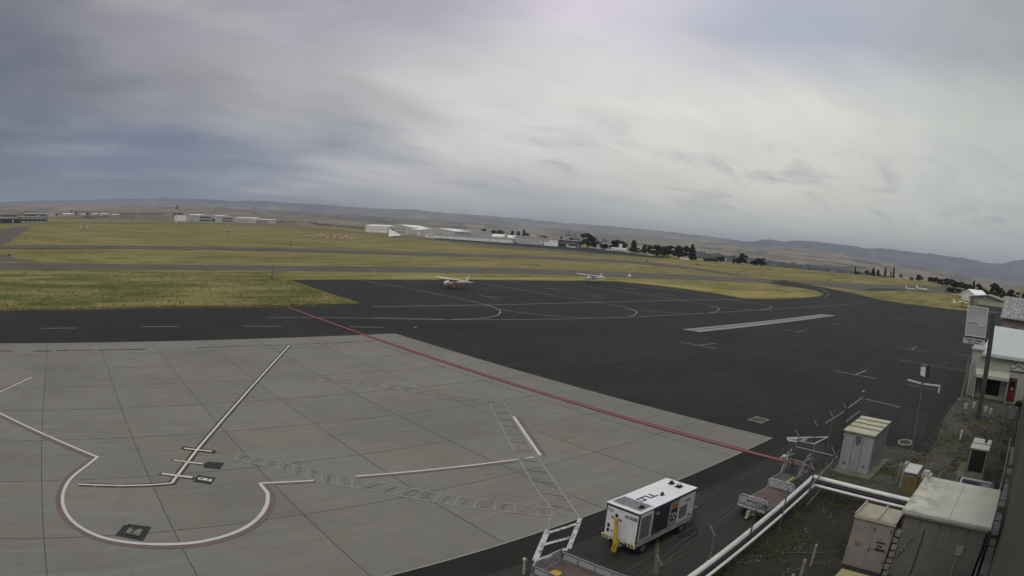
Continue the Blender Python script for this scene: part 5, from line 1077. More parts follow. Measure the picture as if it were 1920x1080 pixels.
def tree(px, py, hpx, wpx, kind, label, cat='tree', group='trees along the edge of the airfield', land=False):
    g = on_land(px, py) if land else at(px, py); d_ = math.hypot(g.x, g.y); q_ = (px-960)**2/1e6; k = (K1+1.3*K3*q_)*.001*d_; H_ = hpx*k*1.12; W_ = wpx*(K1+3*K3*q_)*.001*d_*1.2
    i = tcount[0]; tcount[0] += 1; rs = random.Random(i)
    t = thing({'conifer': 'conifer_tree', 'cypress': 'cypress_tree', 'broad': 'broadleaf_tree'}[kind], label, cat, (g.x, g.y, g.z-.15), rs.uniform(0, 6.28), group)
    c = bpy.data.objects.new('crown', CROWN[kind][i % len(CROWN[kind])]); C.objects.link(c); c.parent = t; c.scale = (W_*1.1, W_*1.1, H_)
    u = bpy.data.objects.new('trunk', TRUNKS[i % 3]); C.objects.link(u); u.parent = t; u.scale = (max(W_, H_*.5),)*2+(H_,)
    return t
def on_land(px, py):
    d = ray(px, py); h = math.hypot(d.x, d.y); s = d.z/h; az = math.degrees(math.atan2(d.x, d.y)); e = plateau(az)
    def Z(r): return fz(r) if r < e else hill_z(r, az)
    r = 60.0
    while r < 14500:
        if CAMZ+s*r < Z(r): break
        r *= 1.012
    else: r = 12400
    lo, hi = r/1.012, r
    for _ in range(18):
        m = (lo+hi)/2
        if CAMZ+s*m > Z(m): lo = m
        else: hi = m
    return Vector((d.x/h*hi, d.y/h*hi, Z(hi)))
sc1 = leaf_mesh('foliage', [(0, 0, .35, .5, .7), (.3, .3, .3, .4, .7), (-.3, -.2, .3, .4, .7)], 160, .06, 3, LF)
o = bpy.data.objects.new('foliage', sc1); C.objects.link(o); o.parent = dh; MB().tube((0, 0, 0), (0, 0, .3), .04, 6).build('stem', BARK, dh)
# ------------------------------------------------------------------ trees one can tell apart
TR = [(1101, 465, 25, 26, 'broad', 'large dark tree right of the dark terminal building'), (1119, 466, 12, 14, 'broad', 'low bush at the right foot of the large tree by the terminal'), (1132, 468, 11, 13, 'broad', 'small round tree between the large tree and the white sheds'),
 (1158, 470, 18, 24, 'broad', 'dark spreading tree behind the small white tower'), (1188, 474, 21, 20, 'conifer', 'broad pointed dark tree right of the white sheds'), (1215, 478.5, 19, 20, 'broad', 'round tree with a white car at its foot'), (1229, 481.5, 20, 11, 'broad', 'slim tree at the left end of the dark tree row'),
 (1240, 482.5, 21, 20, 'broad', 'second tree of the dark tree row beyond the field'), (1254, 483.5, 23, 20, 'broad', 'third tree of the dark tree row beyond the field'), (1271, 485.5, 23, 20, 'broad', 'fourth tree of the dark tree row beyond the field'), (1284, 486.5, 23, 18, 'broad', 'fifth tree of the dark tree row beyond the field'), (1297, 487.5, 26, 16, 'conifer', 'pointed fir closing the right end of the dark tree row'),
 (1323, 490, 5, 8, 'broad', 'smallest low bush past the right end of the dark tree row'), (1335, 491, 7, 16, 'broad', 'low wide bush right of the smallest bush'), (1351, 492, 11, 12, 'broad', 'round lone tree right of the low wide bush'),
 (1375, 495, 12, 5, 'cypress', 'narrow tree at the left of the tall spindly tree'), (1383, 496, 11, 10, 'broad', 'short bushy tree in front of the tall spindly tree'), (1392, 497, 21, 12, 'broad', 'tall spindly tree with a round head on the field edge'), (1414, 498, 9, 12, 'broad', 'lower half of the tree pair right of the spindly tree'), (1426, 499, 15, 16, 'broad', 'higher half of the tree pair right of the spindly tree'),
 (1603, 514, 12, 4, 'cypress', 'leftmost thin cypress on the right part of the field edge'), (1608, 515, 5, 6, 'broad', 'tiny bush at the foot of the leftmost thin cypress'), (1626, 516, 8, 9, 'broad', 'round bush between the thin cypress and the twin pines'), (1637, 517, 13, 9, 'conifer', 'left one of the twin pines on the field edge'), (1646, 518, 11, 9, 'conifer', 'right one of the twin pines on the field edge'),
 (1659.5, 519.5, 14, 6, 'cypress', 'fat cypress standing alone right of the twin pines'), (1670, 520, 9, 3, 'cypress', 'smaller of two thin poplars on the field edge'), (1675, 521, 16, 5, 'cypress', 'taller of two thin poplars on the field edge'), (1689, 522, 7, 5, 'broad', 'little bush right of the two thin poplars'),
 (1709, 526, 6, 6, 'broad', 'small bush left of the round dark tree'), (1722, 527, 10, 13, 'broad', 'round dark tree left of the long tree belt')]
for a in TR: tree(*a)
belt = [(1744, 530, 9, 9), (1752, 532, 10, 12), (1762, 534, 8, 11), (1772, 537, 11, 13), (1781, 539, 13, 14), (1790, 540, 9, 9), (1798, 542, 11, 12), (1808, 545, 11, 13)]
ordn = ['first', 'second', 'third', 'fourth', 'fifth', 'sixth', 'seventh', 'eighth']
for k, (x, y, h_, w_) in enumerate(belt): tree(x, y, h_*1.15, w_*1.1, 'broad', f'{ordn[k]} tree from the left of the belt running down to the right', group='tree belt at the right')
RT = [(1787, 549, 8, 22, 'broad', 'low hedge-like bush in front of the tree belt'), (1817, 551, 15, 10, 'broad', 'dark tree just right of the belt above the white peaked roof'), (1824.5, 553, 20, 7, 'cypress', 'pointed tree above the white peaked roof'), (1834, 555, 19, 13, 'broad', 'tall dark tree right of the pointed tree above the hangar'), (1842, 556, 14, 10, 'broad', 'short dark tree right of the tall one above the hangar roof'),
      (1852, 558, 12, 10, 'broad', 'low dark tree above the hangar roof ridge'), (1864, 560, 24, 16, 'broad', 'big dark tree over the hangar roof, left of the gap'), (1876, 562, 18, 15, 'broad', 'dark tree over the right end of the hangar roof'), (1898, 566, 20, 18, 'broad', 'rounded dark tree over the patchy grey roof'), (1918, 568, 14, 12, 'broad', 'dark tree touching the right edge of the photo')]
for a in RT: tree(*a, group='trees behind the right hangar')
LT = [(134, 403.5, 8, 4, 'cypress', 'tallest dark tree above the pale houses on the left'), (143, 404, 7, 3, 'cypress', 'narrow dark tree right of the tallest one on the left'), (154, 403.5, 5, 4, 'broad', 'small dark tree on the left skyline'), (164, 403.5, 5, 4, 'broad', 'last small dark tree on the left skyline'), (118, 404, 4, 6, 'broad', 'low dark tree over a pale house on the left'), (106, 405, 4, 5, 'broad', 'low dark bush on the left skyline by the long dark building')]
for a in LT: tree(*a, group='trees on the left skyline', land=True)
HT = [(484, 411, 7, 5, 'conifer', 'tallest pine behind the small left hangar'), (490, 411.5, 5, 6, 'broad', 'low tree left of centre behind the small left hangar'), (499, 412, 5, 5, 'broad', 'middle tree behind the small left hangar'), (507, 412.5, 5, 4, 'broad', 'small tree right of centre behind the small left hangar'), (517, 413, 4, 6, 'broad', 'low bush at the right end of the small left hangar'),
      (859, 433, 6, 5, 'conifer', 'little pointed tree behind the third big hangar'), (880, 433, 4, 14, 'broad', 'low dark bushes over the ridge of the third big hangar'), (907, 436, 8, 7, 'broad', 'dark round tree over the right end of the third big hangar'), (926, 439, 7, 9, 'broad', 'left dark tree above the row of white shed roofs'), (937, 440, 8, 12, 'broad', 'wider dark tree above the row of white shed roofs'),
      (960, 443, 10, 7, 'conifer', 'pointed dark tree above the middle shed roofs'), (972, 443, 9, 6, 'broad', 'round dark tree left of the tall tree pair'), (982, 444, 13, 7, 'conifer', 'tallest pointed tree above the long pale hangar'), (987, 444, 7, 9, 'broad', 'low broad tree at the foot of the tallest pointed tree'), (1018, 447, 4, 16, 'broad', 'low dark bushes over the long pale hangar'), (1052, 450, 7, 6, 'conifer', 'small tree over the dark terminal building'), (1072, 453, 7, 7, 'broad', 'dark tree over the right part of the dark terminal building')]
for a in HT: tree(*a, group='trees behind the far hangars')
# ================================================================== far buildings
FWH = pm('far_white_wall', (.66, .66, .64), (.58, .58, .56), .15, .7); FGR = pm('far_grey_wall', (.43, .43, .42), (.37, .37, .36), .15, .7)
FRF = pm('far_white_roof', (.86, .87, .87), (.80, .81, .81), .2, .6); FDK = pm('far_dark', (.030, .030, .032), (.05, .05, .05), .3, .6); FTN = pm('far_tan', (.20, .18, .15), (.15, .135, .11), .2, .8); FRG = pm('far_grey_roof', (.20, .20, .20), (.27, .27, .27), .2, .7)
def frame2(pL, pR, land=False):
    f = on_land if land else at; a, b = f(*pL), f(*pR); d = Vector((b.x-a.x, b.y-a.y, 0)); L = d.length; return a, min(a.z, b.z), L, math.atan2(d.y, d.x), abs(a.z-b.z)
def hangar(name, label, pL, pR, topL, depth, ridge='x', rise=1.5, wall=None, roof=None, group=None, feats=(), cat='hangar', land=False, over=.3):
    """footprint from its two front foot pixels; local x runs along the front, y away from us"""
    a, z0, L, rz, dz = frame2(pL, pR, land); H_ = height(pL, topL) if not land else (math.hypot(a.x, a.y)*.00080*(pL[1]-topL[1]))
    t = thing(name, label, cat, (a.x, a.y, z0-.1), rz, group); wall = wall or FWH; roof = roof or FRF; H_ += .1+dz*.4
    m = MB(); m.box((0, 0, 0), (L, depth, H_))
    if ridge == 'y': m.slab([(0, 0, H_), (L, 0, H_), (L/2, 0, H_+rise)], (0, depth, 0))
    else: m.slab([(0, 0, H_), (0, depth, H_), (0, depth/2, H_+rise)], (L, 0, 0))
    m.build('wall', wall, t); r_ = MB(); o_ = over
    if ridge == 'y':
        r_.slab([(-o_, -o_, H_-.05), (L/2, -o_, H_+rise+.05), (L/2, depth+o_, H_+rise+.05), (-o_, depth+o_, H_-.05)], (0, 0, .3)); r_.slab([(L+o_, -o_, H_-.05), (L/2, -o_, H_+rise+.05), (L/2, depth+o_, H_+rise+.05), (L+o_, depth+o_, H_-.05)], (0, 0, .3))
    else:
        r_.slab([(-o_, -o_, H_-.05), (L+o_, -o_, H_-.05), (L+o_, depth/2, H_+rise+.05), (-o_, depth/2, H_+rise+.05)], (0, 0, .3)); r_.slab([(-o_, depth+o_, H_-.05), (L+o_, depth+o_, H_-.05), (L+o_, depth/2, H_+rise+.05), (-o_, depth/2, H_+rise+.05)], (0, 0, .3))
    r_.build('roof', roof, t)
    for (n_, x0, x1, z0_, z1_, mm_) in feats: MB().box((x0*L, -.12, z0_*H_), (x1*L, -.005, z1_*H_)).build(n_, mm_, t)
    return t
hangar('hangar', 'left white hangar of the pair, its door split by two black bands', (373, 415.2), (396.5, 415.6), (373, 403.5), 30, 'y', 1.6, FWH, FRF, 'white hangars far left', [('door_band', .05, .95, .56, .80, FDK), ('door_band', .05, .95, .10, .34, FDK)])
hangar('hangar_annex', 'plain grey annex with small high windows left of the pair of white hangars', (348.5, 415), (372.5, 415.2), (348.5, 403.8), 26, 'x', .6, FWH, FRG, 'annexes of the white hangars', [('window', .08+.2*k, .13+.2*k, .80, .9, FDK) for k in range(5)]+[('door', .42, .5, .02, .25, FDK)], cat='annex')
hangar('hangar_annex', 'low grey link with a dark doorway between the two white hangars', (397, 415.6), (415, 416), (397, 405), 24, 'x', .4, FWH, FRG, 'annexes of the white hangars', [('doorway', .04, .30, .02, .55, FDK), ('window', .40, .5, .78, .88, FDK), ('window', .7, .8, .78, .88, FDK)], cat='annex')
hangar('hangar', 'right white hangar of the pair, smaller, with two black door bands', (415.5, 416), (437, 416.4), (415.5, 405.5), 28, 'y', 1.5, FWH, FRF, 'white hangars far left', [('door_band', .06, .94, .50, .74, FDK), ('door_band', .06, .94, .08, .30, FDK)])
hangar('long_shed', 'long pale shed with a bright white roof right of the pair of white hangars', (440, 414.8), (479, 416.5), (440, 407.3), 30, 'x', 1.2, FGR, FRF, None, [('band', .05, .95, .3, .42, FTN)], cat='shed')
hangar('small_hangar', 'small grey hangar with trees behind it, left of centre', (480, 418), (520, 419), (480, 411.5), 20, 'x', 1.0, FGR, FRF, None, [('window', .1+.12*k, .14+.12*k, .5, .7, FDK) for k in range(4)]+[('door_panel', .58, .92, .08, .62, FWH)])
hangar('dark_house', 'low dark flat building on the skyline by the beacon tower', (328, 404.5), (343, 404.5), (328, 398.5), 14, 'x', .5, FDK, FWH, None, [], cat='building', land=True)
hangar('big_hangar', 'big hangar with one wide ribbed door at the left end of the central row', (684, 434.2), (730.5, 437.2), (684, 422.4), 26, 'x', 1.4, FGR, FRF, 'central hangars', [('door_panel', .06, .90, .05, .50, FWH), ('door_panel', .06, .90, .55, .92, FWH), ('door_track', .06, .92, .505, .53, FDK)])
hangar('office_block', 'two storey grey block with small windows joined to the big hangar', (731, 437.3), (768, 440.5), (731, 423.8), 24, 'y', 2.4, FGR, FRF, 'central hangars', [('window', .30+.14*k, .36+.14*k, .68, .80, FDK) for k in range(4)]+[('window', .34+.12*k, .40+.12*k, .25, .38, FDK) for k in range(4)]+[('corner_strip', .0, .02, .02, .98, FDK), ('entrance', .04, .22, .3, .7, FDK)], cat='building')
hangar('middle_hangar', 'grey hangar with a bright white roof slope in the middle of the row', (766.5, 440.3), (789, 442.3), (766.5, 429.5), 26, 'x', 2.0, FGR, FRF, 'central hangars', [('window', .10, .20, .12, .28, FDK), ('window', .42, .52, .12, .28, FDK), ('door', .80, .96, .05, .6, FWH)])
hangar('third_hangar', 'wide gabled grey hangar with two dark square windows, centre of the row', (789.5, 442.3), (853, 447.5), (789.5, 430), 32, 'y', 2.6, FGR, FRF, 'central hangars', [('window', .40, .435, .45, .62, FDK), ('window', .58, .615, .45, .62, FDK), ('vent', .5, .52, .58, .66, FDK)])
hangar('fourth_hangar', 'gabled grey hangar with a white roof behind the long low white building', (853.5, 447), (921, 451), (853.5, 432.8), 34, 'y', 2.3, FGR, FRF, 'central hangars', [('window', .46, .48, .5, .62, FDK), ('window', .62, .64, .5, .62, FDK), ('eave_panel', .02, .15, .66, .90, FWH)])
hangar('gatehouse', 'small white hut with windows at the left end of the long white building', (797.5, 444.8), (815, 446.3), (797.5, 437.3), 8, 'y', .7, FWH, FRG, None, [('window', .2+.25*k, .32+.25*k, .45, .75, FDK) for k in range(3)], cat='hut')
hangar('row_hangar', 'very long low white building of closed hangar doors, central row', (815.5, 446.4), (960.5, 456.4), (815.5, 439.6), 12, 'x', .6, FWH, FRG, None, [('door_gap', .07+.093*k, .073+.093*k, .05, .92, FTN) for k in range(10)])
hangar('pale_row_hangar', 'long pale grey wall of hangar doors right of the very long white building', (966, 456.3), (1016.5, 460), (966, 443.5), 14, 'x', .8, FGR, FRG, None, [('door_gap', .18+.16*k, .184+.16*k, .05, .95, FTN) for k in range(5)])
hangar('white_office', 'bright white building with four dark windows left of the dark terminal', (1017, 460.2), (1048, 462.4), (1017, 448.2), 18, 'x', .5, pm('bright_white', (.74, .74, .74), (.68, .68, .68), .3, .6), FRG, None, [('window', .02, .09, .60, .85, FDK), ('window', .16, .24, .60, .85, FDK), ('window', .27, .33, .68, .84, FDK), ('window', .36, .41, .68, .84, FDK), ('door', .02, .08, .05, .4, FDK)], cat='building')
hangar('terminal', 'dark two storey terminal building with pale door gaps left of the large tree', (1048.5, 462.5), (1088, 464.5), (1048.5, 450.2), 18, 'x', .5, pm('far_brown_dark', (.055, .052, .05), (.035, .034, .034), .5, .8), FRG, None, [('window', .08+.13*k, .17+.13*k, .50, .78, FRG) for k in range(6)]+[('door', .33, .45, .05, .45, FGR), ('door', .86, .92, .05, .5, FGR)], cat='building')
for k, (a, b, tp, nm) in enumerate((((922, 448), (944, 449.5), (922, 442.5), 'leftmost bright white shed roof behind the long white building'), ((944.5, 449.6), (958, 450.6), (944.5, 443.5), 'second pale shed roof behind the long white building'), ((951, 451.5), (967, 452.6), (951, 445), 'third pale shed roof behind the long white building'), ((961, 455.8), (966, 456.2), (961, 443), 'narrow white shed squeezed between the two long hangars'))):
    hangar('white_shed', nm, a, b, tp, 16, 'x', 2.2 if k < 3 else .3, FWH if k != 1 else FGR, FRF if k != 1 else FRG, 'sheds behind the long white building', cat='shed')
hangar('white_hall', 'small pale hall right of the large tree by the terminal', (1118, 466.5), (1129, 467.5), (1118, 459), 10, 'x', .3, FGR, FGR, None, [], cat='hall')
hangar('white_tower', 'small square white tower in front of the spreading dark tree', (1160, 470.4), (1166, 470.9), (1160, 457.5), 6, 'x', .2, FWH, FGR, None, [('window', .3, .6, .3, .7, FGR)], cat='tower')
hangar('white_shop', 'low bright white building at the foot of the small white tower', (1146, 469.8), (1173, 472), (1146, 464.8), 8, 'x', .3, pm('bright_white', (.74, .74, .74)), FRF, None, [('window', .1+.2*k, .2+.2*k, .2, .5, FDK) for k in range(4)], cat='building')
hangar('white_container_row', 'very low white structure at the foot of the dark tree row', (1275, 486.2), (1292, 487.6), (1275, 483.8), 4, 'x', .1, FWH, FWH, None, [], cat='structure')
# left edge
hangar('long_barn', 'long low dark building with a row of pale panels at the far left', (40, 417.8), (88.5, 416.3), (40, 408.3), 22, 'x', 1.0, FTN, FRG, None, [('pale_panel', .02+.166*k, .14+.166*k, .05, .32, FWH) for k in range(6)]+[('pale_panel', .02+.166*k, .15+.166*k, .72, .86, FWH) for k in range(6)]+[('dark_bay', .0, .99, .36, .66, FDK)], cat='building')  # pale panels in the plain white wall colour
hangar('dark_shed', 'low dark grey building touching the left edge of the photo', (2, 418.4), (38, 418), (2, 410), 20, 'x', .8, FDK, FRG, None, [('pale_door', .58, .64, .1, .8, FWH)], cat='building')
hangar('skyline_shed', 'long flat dark shed with a pale roof on the left skyline', (46, 405.8), (88, 404.8), (46, 401.5), 30, 'x', 1.5, FDK, FWH, None, [('pale_patch', .55, .7, .1, .5, FWH)], cat='building', land=True)
hangar('skyline_shed', 'low pale roofed shed left of the long flat shed, left skyline', (4, 405.5), (30, 405.5), (4, 402), 30, 'x', 1.2, FDK, FGR, None, [], cat='building', land=True)
for k, (a, b, tp, nm) in enumerate((((116, 404.6), (130, 404.6), (116, 401), 'pale house left of the tallest dark tree on the left skyline'), ((131, 404.6), (138, 404.6), (131, 400.8), 'pale house right at the tallest dark tree on the left skyline'), ((152, 404.6), (160, 404.6), (152, 401.5), 'tiny white roofed house under the small left trees'), ((173, 405), (183, 405), (173, 401), 'white house first right of the small left trees'), ((190, 405), (206, 405), (190, 401.2), 'long white house second right of the small left trees'), ((212, 405), (224, 405), (212, 402.4), 'low white house third right of the small left trees'), ((598, 417.5), (632, 418.5), (598, 415.8), 'long thin pale roofed barn in the scrub left of the big hangar'), ((636, 419), (645, 419.5), (636, 417.5), 'tiny pale barn in the scrub between two longer ones'), ((652, 419.5), (676, 421), (652, 418), 'flat pale barn in the scrub nearest the big hangar'))):
    hangar('pale_house', nm, a, b, tp, 18, 'x', 2.0 if k < 6 else .5, FGR, FRF if k < 6 else FGR, 'pale houses on the skyline', cat='house', land=True)
# right side hangars
h1 = thing('tan_hangar', 'olive grey hangar with a low gable and a pale upper door panel behind the sign', 'hangar', (250, 10.0, fz(250)))
HO = pm('olive_hangar_wall', (.17, .175, .14), (.14, .145, .115), .4, .8); zb0 = 0
MB().slab([(0, 0, 0), (0, 16.6, 0), (0, 16.6, 4.3), (0, 8.2, 5.5), (0, 0, 4.0)], (22, 0, 0)).build('wall', HO, h1)
m = MB(); m.slab([(-.5, -.4, 4.0), (-.5, 8.2, 5.6), (22, 8.2, 5.6), (22, -.4, 4.0)], (0, 0, .3)); m.slab([(-.5, 17.0, 4.3), (-.5, 8.2, 5.6), (22, 8.2, 5.6), (22, 17.0, 4.3)], (0, 0, .3)); m.build('roof', pm('olive_roof', (.24, .24, .21), (.2, .2, .17), .5, .8), h1)
MB().box((-.2, .3, 1.9), (-.01, 12.6, 3.55)).build('door_panel', pm('pale_door', (.30, .30, .22), (.26, .26, .19), .4, .7), h1); MB().box((-.12, .2, 0), (-.01, 12.8, 1.85)).build('door_lower', pm('dark_door', (.060, .056, .055), (.05, .047, .045), .4, .7), h1)
MB().box((-.15, 15.0, .3), (-.01, 15.5, 3.9)).build('pillar', DGR, h1)
h2 = thing('patchy_roof_building', 'tan building with a large patchy grey shingle roof at the right edge', 'building', (148, 6.3, 0))
MB().box((0, -30, 0), (30, 0, 4.85)).build('wall', pm('tan_wall', (.22, .185, .145), (.18, .15, .12), .4, .8), h2)
def mat_patchy():
    m, nt, b = _tree('patchy_shingles'); n = N(nt); p = n.pos(True, (.6, 1.6, 1)); v = n.noise(p, 1.1, 5, .75, .5); w_ = n.noise(n.pos(True, (1, 1, 1), 0, (5, 5, 0)), .5, 4, .7)
    c = n.mix(n.step(v, .42, .56), (.115, .110, .112), (.34, .33, .33)); c = n.mix(n.m('MULTIPLY', n.step(w_, .55, .7), .5), c, (.22, .21, .21)); nt.links.new(c, b.inputs['Base Color']); b.inputs['Roughness'].default_value = .95; return m
PR_ = mat_patchy(); m = MB(); m.slab([(-1.0, -30.5, 4.7), (-1.0, .5, 4.7), (17, .5, 9.0), (17, -30.5, 9.0)], (0, 0, .25)); m.slab([(34, -30.5, 4.7), (34, .5, 4.7), (17, .5, 9.0), (17, -30.5, 9.0)], (0, 0, .25)); m.build('roof', PR_, h2)
m = MB(); m.slab([(0, -.02, 4.85), (30, -.02, 4.85), (17, -.02, 8.7)], (0, -.3, 0)); m.build('gable', pm('tan_wall', (.22, .185, .145)), h2)
MB().box((-.1, -4.6, 2.2), (-.01, -3.8, 3.0)).build('window', GLS, h2); MB().box((-.1, -3.5, 2.2), (-.01, -2.9, 3.0)).build('window', GLS, h2); MB().tube((-.12, -3.65, .2), (-.12, -3.65, 4.7), .08).build('downpipe', STL, h2)
h3 = hangar('peaked_shed', 'white shed with a bright peaked roof left above the olive hangar', (1803, 562), (1826, 566), (1803, 550), 12, 'y', 2.2, FWH, FRF, None, [], cat='shed')
# ================================================================== aircraft
def plane(label, p, rz, body, trim, wing, cat='aeroplane', group=None, scale=1.0, low=False, bip=False, fin=None, simple=False):
    t = thing('light_aircraft', label, cat, p, rz, group); t.scale = (scale,)*3; fin = fin or wing
    prof = [(2.15, 1.20, .10, .12), (2.05, 1.20, .36, .34), (1.30, 1.22, .46, .46), (.55, 1.34, .55, .60), (-.55, 1.36, .55, .62), (-1.4, 1.32, .45, .46), (-3.0, 1.34, .24, .26), (-4.6, 1.40, .10, .14)]
    m = MB(); rings = []
    for x, z, w_, h_ in prof: rings.append([(x, w_*(abs(math.cos(a))**.7)*(1 if math.cos(a) > 0 else -1), z+h_*(abs(math.sin(a))**.7)*(1 if math.sin(a) > 0 else -1)) for a in [2*math.pi*(k+.5)/12 for k in range(12)]])
    m.loft(rings); m.build('fuselage', body, t, smooth=True)
    m = MB(); m.box((-4.4, -.30, 1.20), (1.9, .30, 1.30)) if False else None
    st_ = MB()
    for s in (-1, 1): st_.add([(1.9, s*.425, 1.12), (-.5, s*.565, 1.16), (-3.0, s*.262, 1.27), (-4.4, s*.13, 1.34), (-4.4, s*.13, 1.44), (-3.0, s*.262, 1.38), (-.5, s*.572, 1.34), (1.9, s*.425, 1.26)], [(0, 1, 6, 7), (1, 2, 5, 6), (2, 3, 4, 5)])
    st_.build('stripe', trim, t)
    cb = MB(); cb.loft([[(1.15, -.45, 1.62), (1.15, .45, 1.62), (.55, .44, 2.0), (.55, -.44, 2.0)], [(-.9, -.50, 1.66), (-.9, .50, 1.66), (-.9, .40, 2.0), (-.9, -.40, 2.0)], [(-1.9, -.30, 1.62), (-1.9, .30, 1.62), (-1.7, .2, 1.75), (-1.7, -.2, 1.75)]]); cb.build('cabin_window', GLS, t)
    zw = .95 if low else 2.05
    def wing_mb(z, span, c0, c1, x0, di):
        w_ = MB()
        for s in (-1, 1):
            rr_ = []
            for y, c, dx in ((0, c0, 0), (span*.5, c0, 0), (span, c1, -(c0-c1)*.35)):
                xa = x0+dx; rr_.append([(xa, s*y, z+di*y), (xa-.25*c, s*y, z+di*y+.10), (xa-c, s*y, z+di*y), (xa-.4*c, s*y, z+di*y-.06)])
            w_.loft(rr_)
        return w_
    wing_mb(zw, 5.45, 1.62, 1.12, .85, .02 if not low else .07).build('wing', wing, t, smooth=True)
    if bip: wing_mb(.85, 4.9, 1.35, 1.1, .6, .03).build('lower_wing', wing, t, smooth=True)
    if not low:
        for s in (-1, 1): MB().beam((.35, s*.50, .95), (.30, s*2.6, 2.03), .14, .05).build('wing_strut', trim if bip else wing, t)
    m = MB(); m.slab([(-3.3, -.04, 1.55), (-4.45, -.04, 1.45), (-4.95, -.04, 2.75), (-4.35, -.04, 2.75), (-3.95, -.04, 2.0)], (0, .08, 0)); m.build('tail_fin', fin, t)
    m = MB(); m.slab([(-3.75, 0, 1.42), (-4.05, 1.72, 1.42), (-4.75, 1.72, 1.42), (-4.75, -1.72, 1.42), (-4.05, -1.72, 1.42)], (0, 0, .07)); m.build('tailplane', wing, t)
    m = MB(); m.tube((2.15, 0, 1.2), (2.42, 0, 1.2), .15, 12, .02); m.build('spinner', trim, t, smooth=True)
    m = MB(); m.beam((2.25, -.25, .30), (2.25, .25, 2.10), .14, .04, (1, 0, 0)); m.build('propeller', DGR, t)
    for (x, y) in ((1.35, 0), (-.25, 1.22), (-.25, -1.22)):
        a, b = MB(), MB(); a.tube((x, y-.07, .20), (x, y+.07, .20), .20, 14); a.build('wheel', BLK, t, smooth=True)
        b.tube((x, y, .25), (x if y == 0 else -.1, y*.38, 1.0), .045, 6); b.build('gear_leg', wing, t, smooth=True)
    return t
AWH = pm('aircraft_white', (.72, .71, .69), (.62, .61, .60), 1.2, .35); ARD = pm('aircraft_red', (.34, .045, .050), (.26, .035, .04), 1.2, .35); ACR = pm('aircraft_cream', (.74, .66, .62), (.66, .54, .50), 1.2, .4); ABL = pm('aircraft_blue_black', (.03, .03, .05), (.03, .03, .04), 1, .4); AYL = pm('aircraft_yellow', (.62, .55, .06), (.5, .44, .06), 1, .4)
g = at(846, 541); pl_ = plane('red and white high wing aeroplane parked left of centre on the black ramp', (g.x, g.y, g.z+.02), R(180), ACR, ARD, ACR, fin=AWH, scale=1.0)
m = MB(); m.box((-4.2, -.30, 1.02), (1.2, .30, 1.14)); m.loft([[(1.3, -.5, .72), (1.3, .5, .72), (1.3, .5, .98), (1.3, -.5, .98)], [(-.6, -.6, .70), (-.6, .6, .70), (-.6, .6, 1.0), (-.6, -.6, 1.0)], [(-3.2, -.25, 1.05), (-3.2, .25, 1.05), (-3.2, .25, 1.22), (-3.2, -.25, 1.22)]]); m.build('red_belly', ARD, pl_)
g = at(1108, 529.5); plane('white high wing aeroplane parked at the far edge of the black ramp', (g.x, g.y, g.z+.02), R(180), AWH, ABL, AWH, scale=1.0)
g = at(1732, 547.5); plane('white low wing aeroplane standing beyond the grass on the right', (g.x, g.y, g.z+.02), R(-50), AWH, ABL, AWH, low=True, scale=1.15)
g = at(1709, 545.5); plane('second pale aeroplane half hidden left of the white low wing one', (g.x, g.y, g.z+.02), R(-60), AWH, DGR, AWH, low=True, scale=.8)
g = at(1804, 576); plane('yellow biplane with white wings parked left of the sign', (g.x, g.y, g.z+.02), R(-65), AYL, BLK, AWH, bip=True, scale=.95)
g = at(1798, 557); plane('white aeroplane parked by the peaked white shed on the right', (g.x, g.y, g.z+.02), R(20), AWH, DGR, AWH, low=True, scale=.9)
g = at(1074, 467.2); plane('white twin size aeroplane in front of the dark terminal', (g.x, g.y, g.z+.02), R(-20), AWH, AWH, AWH, low=True, scale=1.35)
g = at(155, 429.8); plane('tiny white aeroplane alone on the far grass at the left', (g.x, g.y, g.z+.02), R(200), AWH, AWH, AWH, scale=1.1)
# ================================================================== field furniture
bt = thing('beacon_tower', 'tall thin pale mast with a dark beacon head on the far grass', 'tower', tuple(at(330, 422)))
hb = height((330, 422), (330.5, 384)); m = MB()
for sx, sy in ((-1, -1), (1, -1), (1, 1), (-1, 1)): m.beam((sx*.7, sy*.7, 0), (sx*.35, sy*.35, hb*.82), .16, .16, (1, 0, 0))
for k in range(14):
    z = hb*.82*k/14; z2 = hb*.82*(k+1)/14; a = .7-.35*k/14; b = .7-.35*(k+1)/14
    for q in range(4):
        c_, s_ = [(1, 1), (-1, 1), (-1, -1), (1, -1)][q], [(-1, 1), (-1, -1), (1, -1), (1, 1)][q]; m.beam((c_[0]*a, c_[1]*a, z), (s_[0]*b, s_[1]*b, z2), .08, .08)
m.build('lattice_mast', pm('mast_white', (.62, .60, .58), (.5, .45, .42), 1, .6), bt)
MB().tube((0, 0, hb*.80), (0, 0, hb*.83), 1.3, 12).build('platform', DGR, bt); MB().tube((0, 0, hb*.83), (0, 0, hb*.93), .9, 12, 1.1).build('beacon_housing', pm('housing_brown', (.09, .07, .07), (.05, .045, .05), 1, .6), bt, smooth=True); MB().tube((0, 0, hb*.94), (0, 0, hb), .7, 12, .6).build('beacon_lamp', BLK, bt, smooth=True)
ms = thing('instrument_mast', 'thin mast with a dark box at its foot in front of the right white hangar', 'mast', tuple(at(427.5, 437))); hm = height((427.5, 437), (428, 410))
MB().tube((0, 0, 0), (0, 0, hm), .09, 6, .05).build('mast', pm('mast_white', (.62, .60, .58)), ms); MB().cb((0, 0, .9), (.8, .8, 1.4)).build('box', DGR, ms, bevel=.03); MB().cb((0, 0, hm*.45), (.7, .7, .6)).build('sensor', STL, ms)
ws = thing('windsock', 'orange windsock drooping from its pole on the far grass', 'windsock', tuple(at(609, 435.5))); hw = height((609, 435.5), (609, 428))
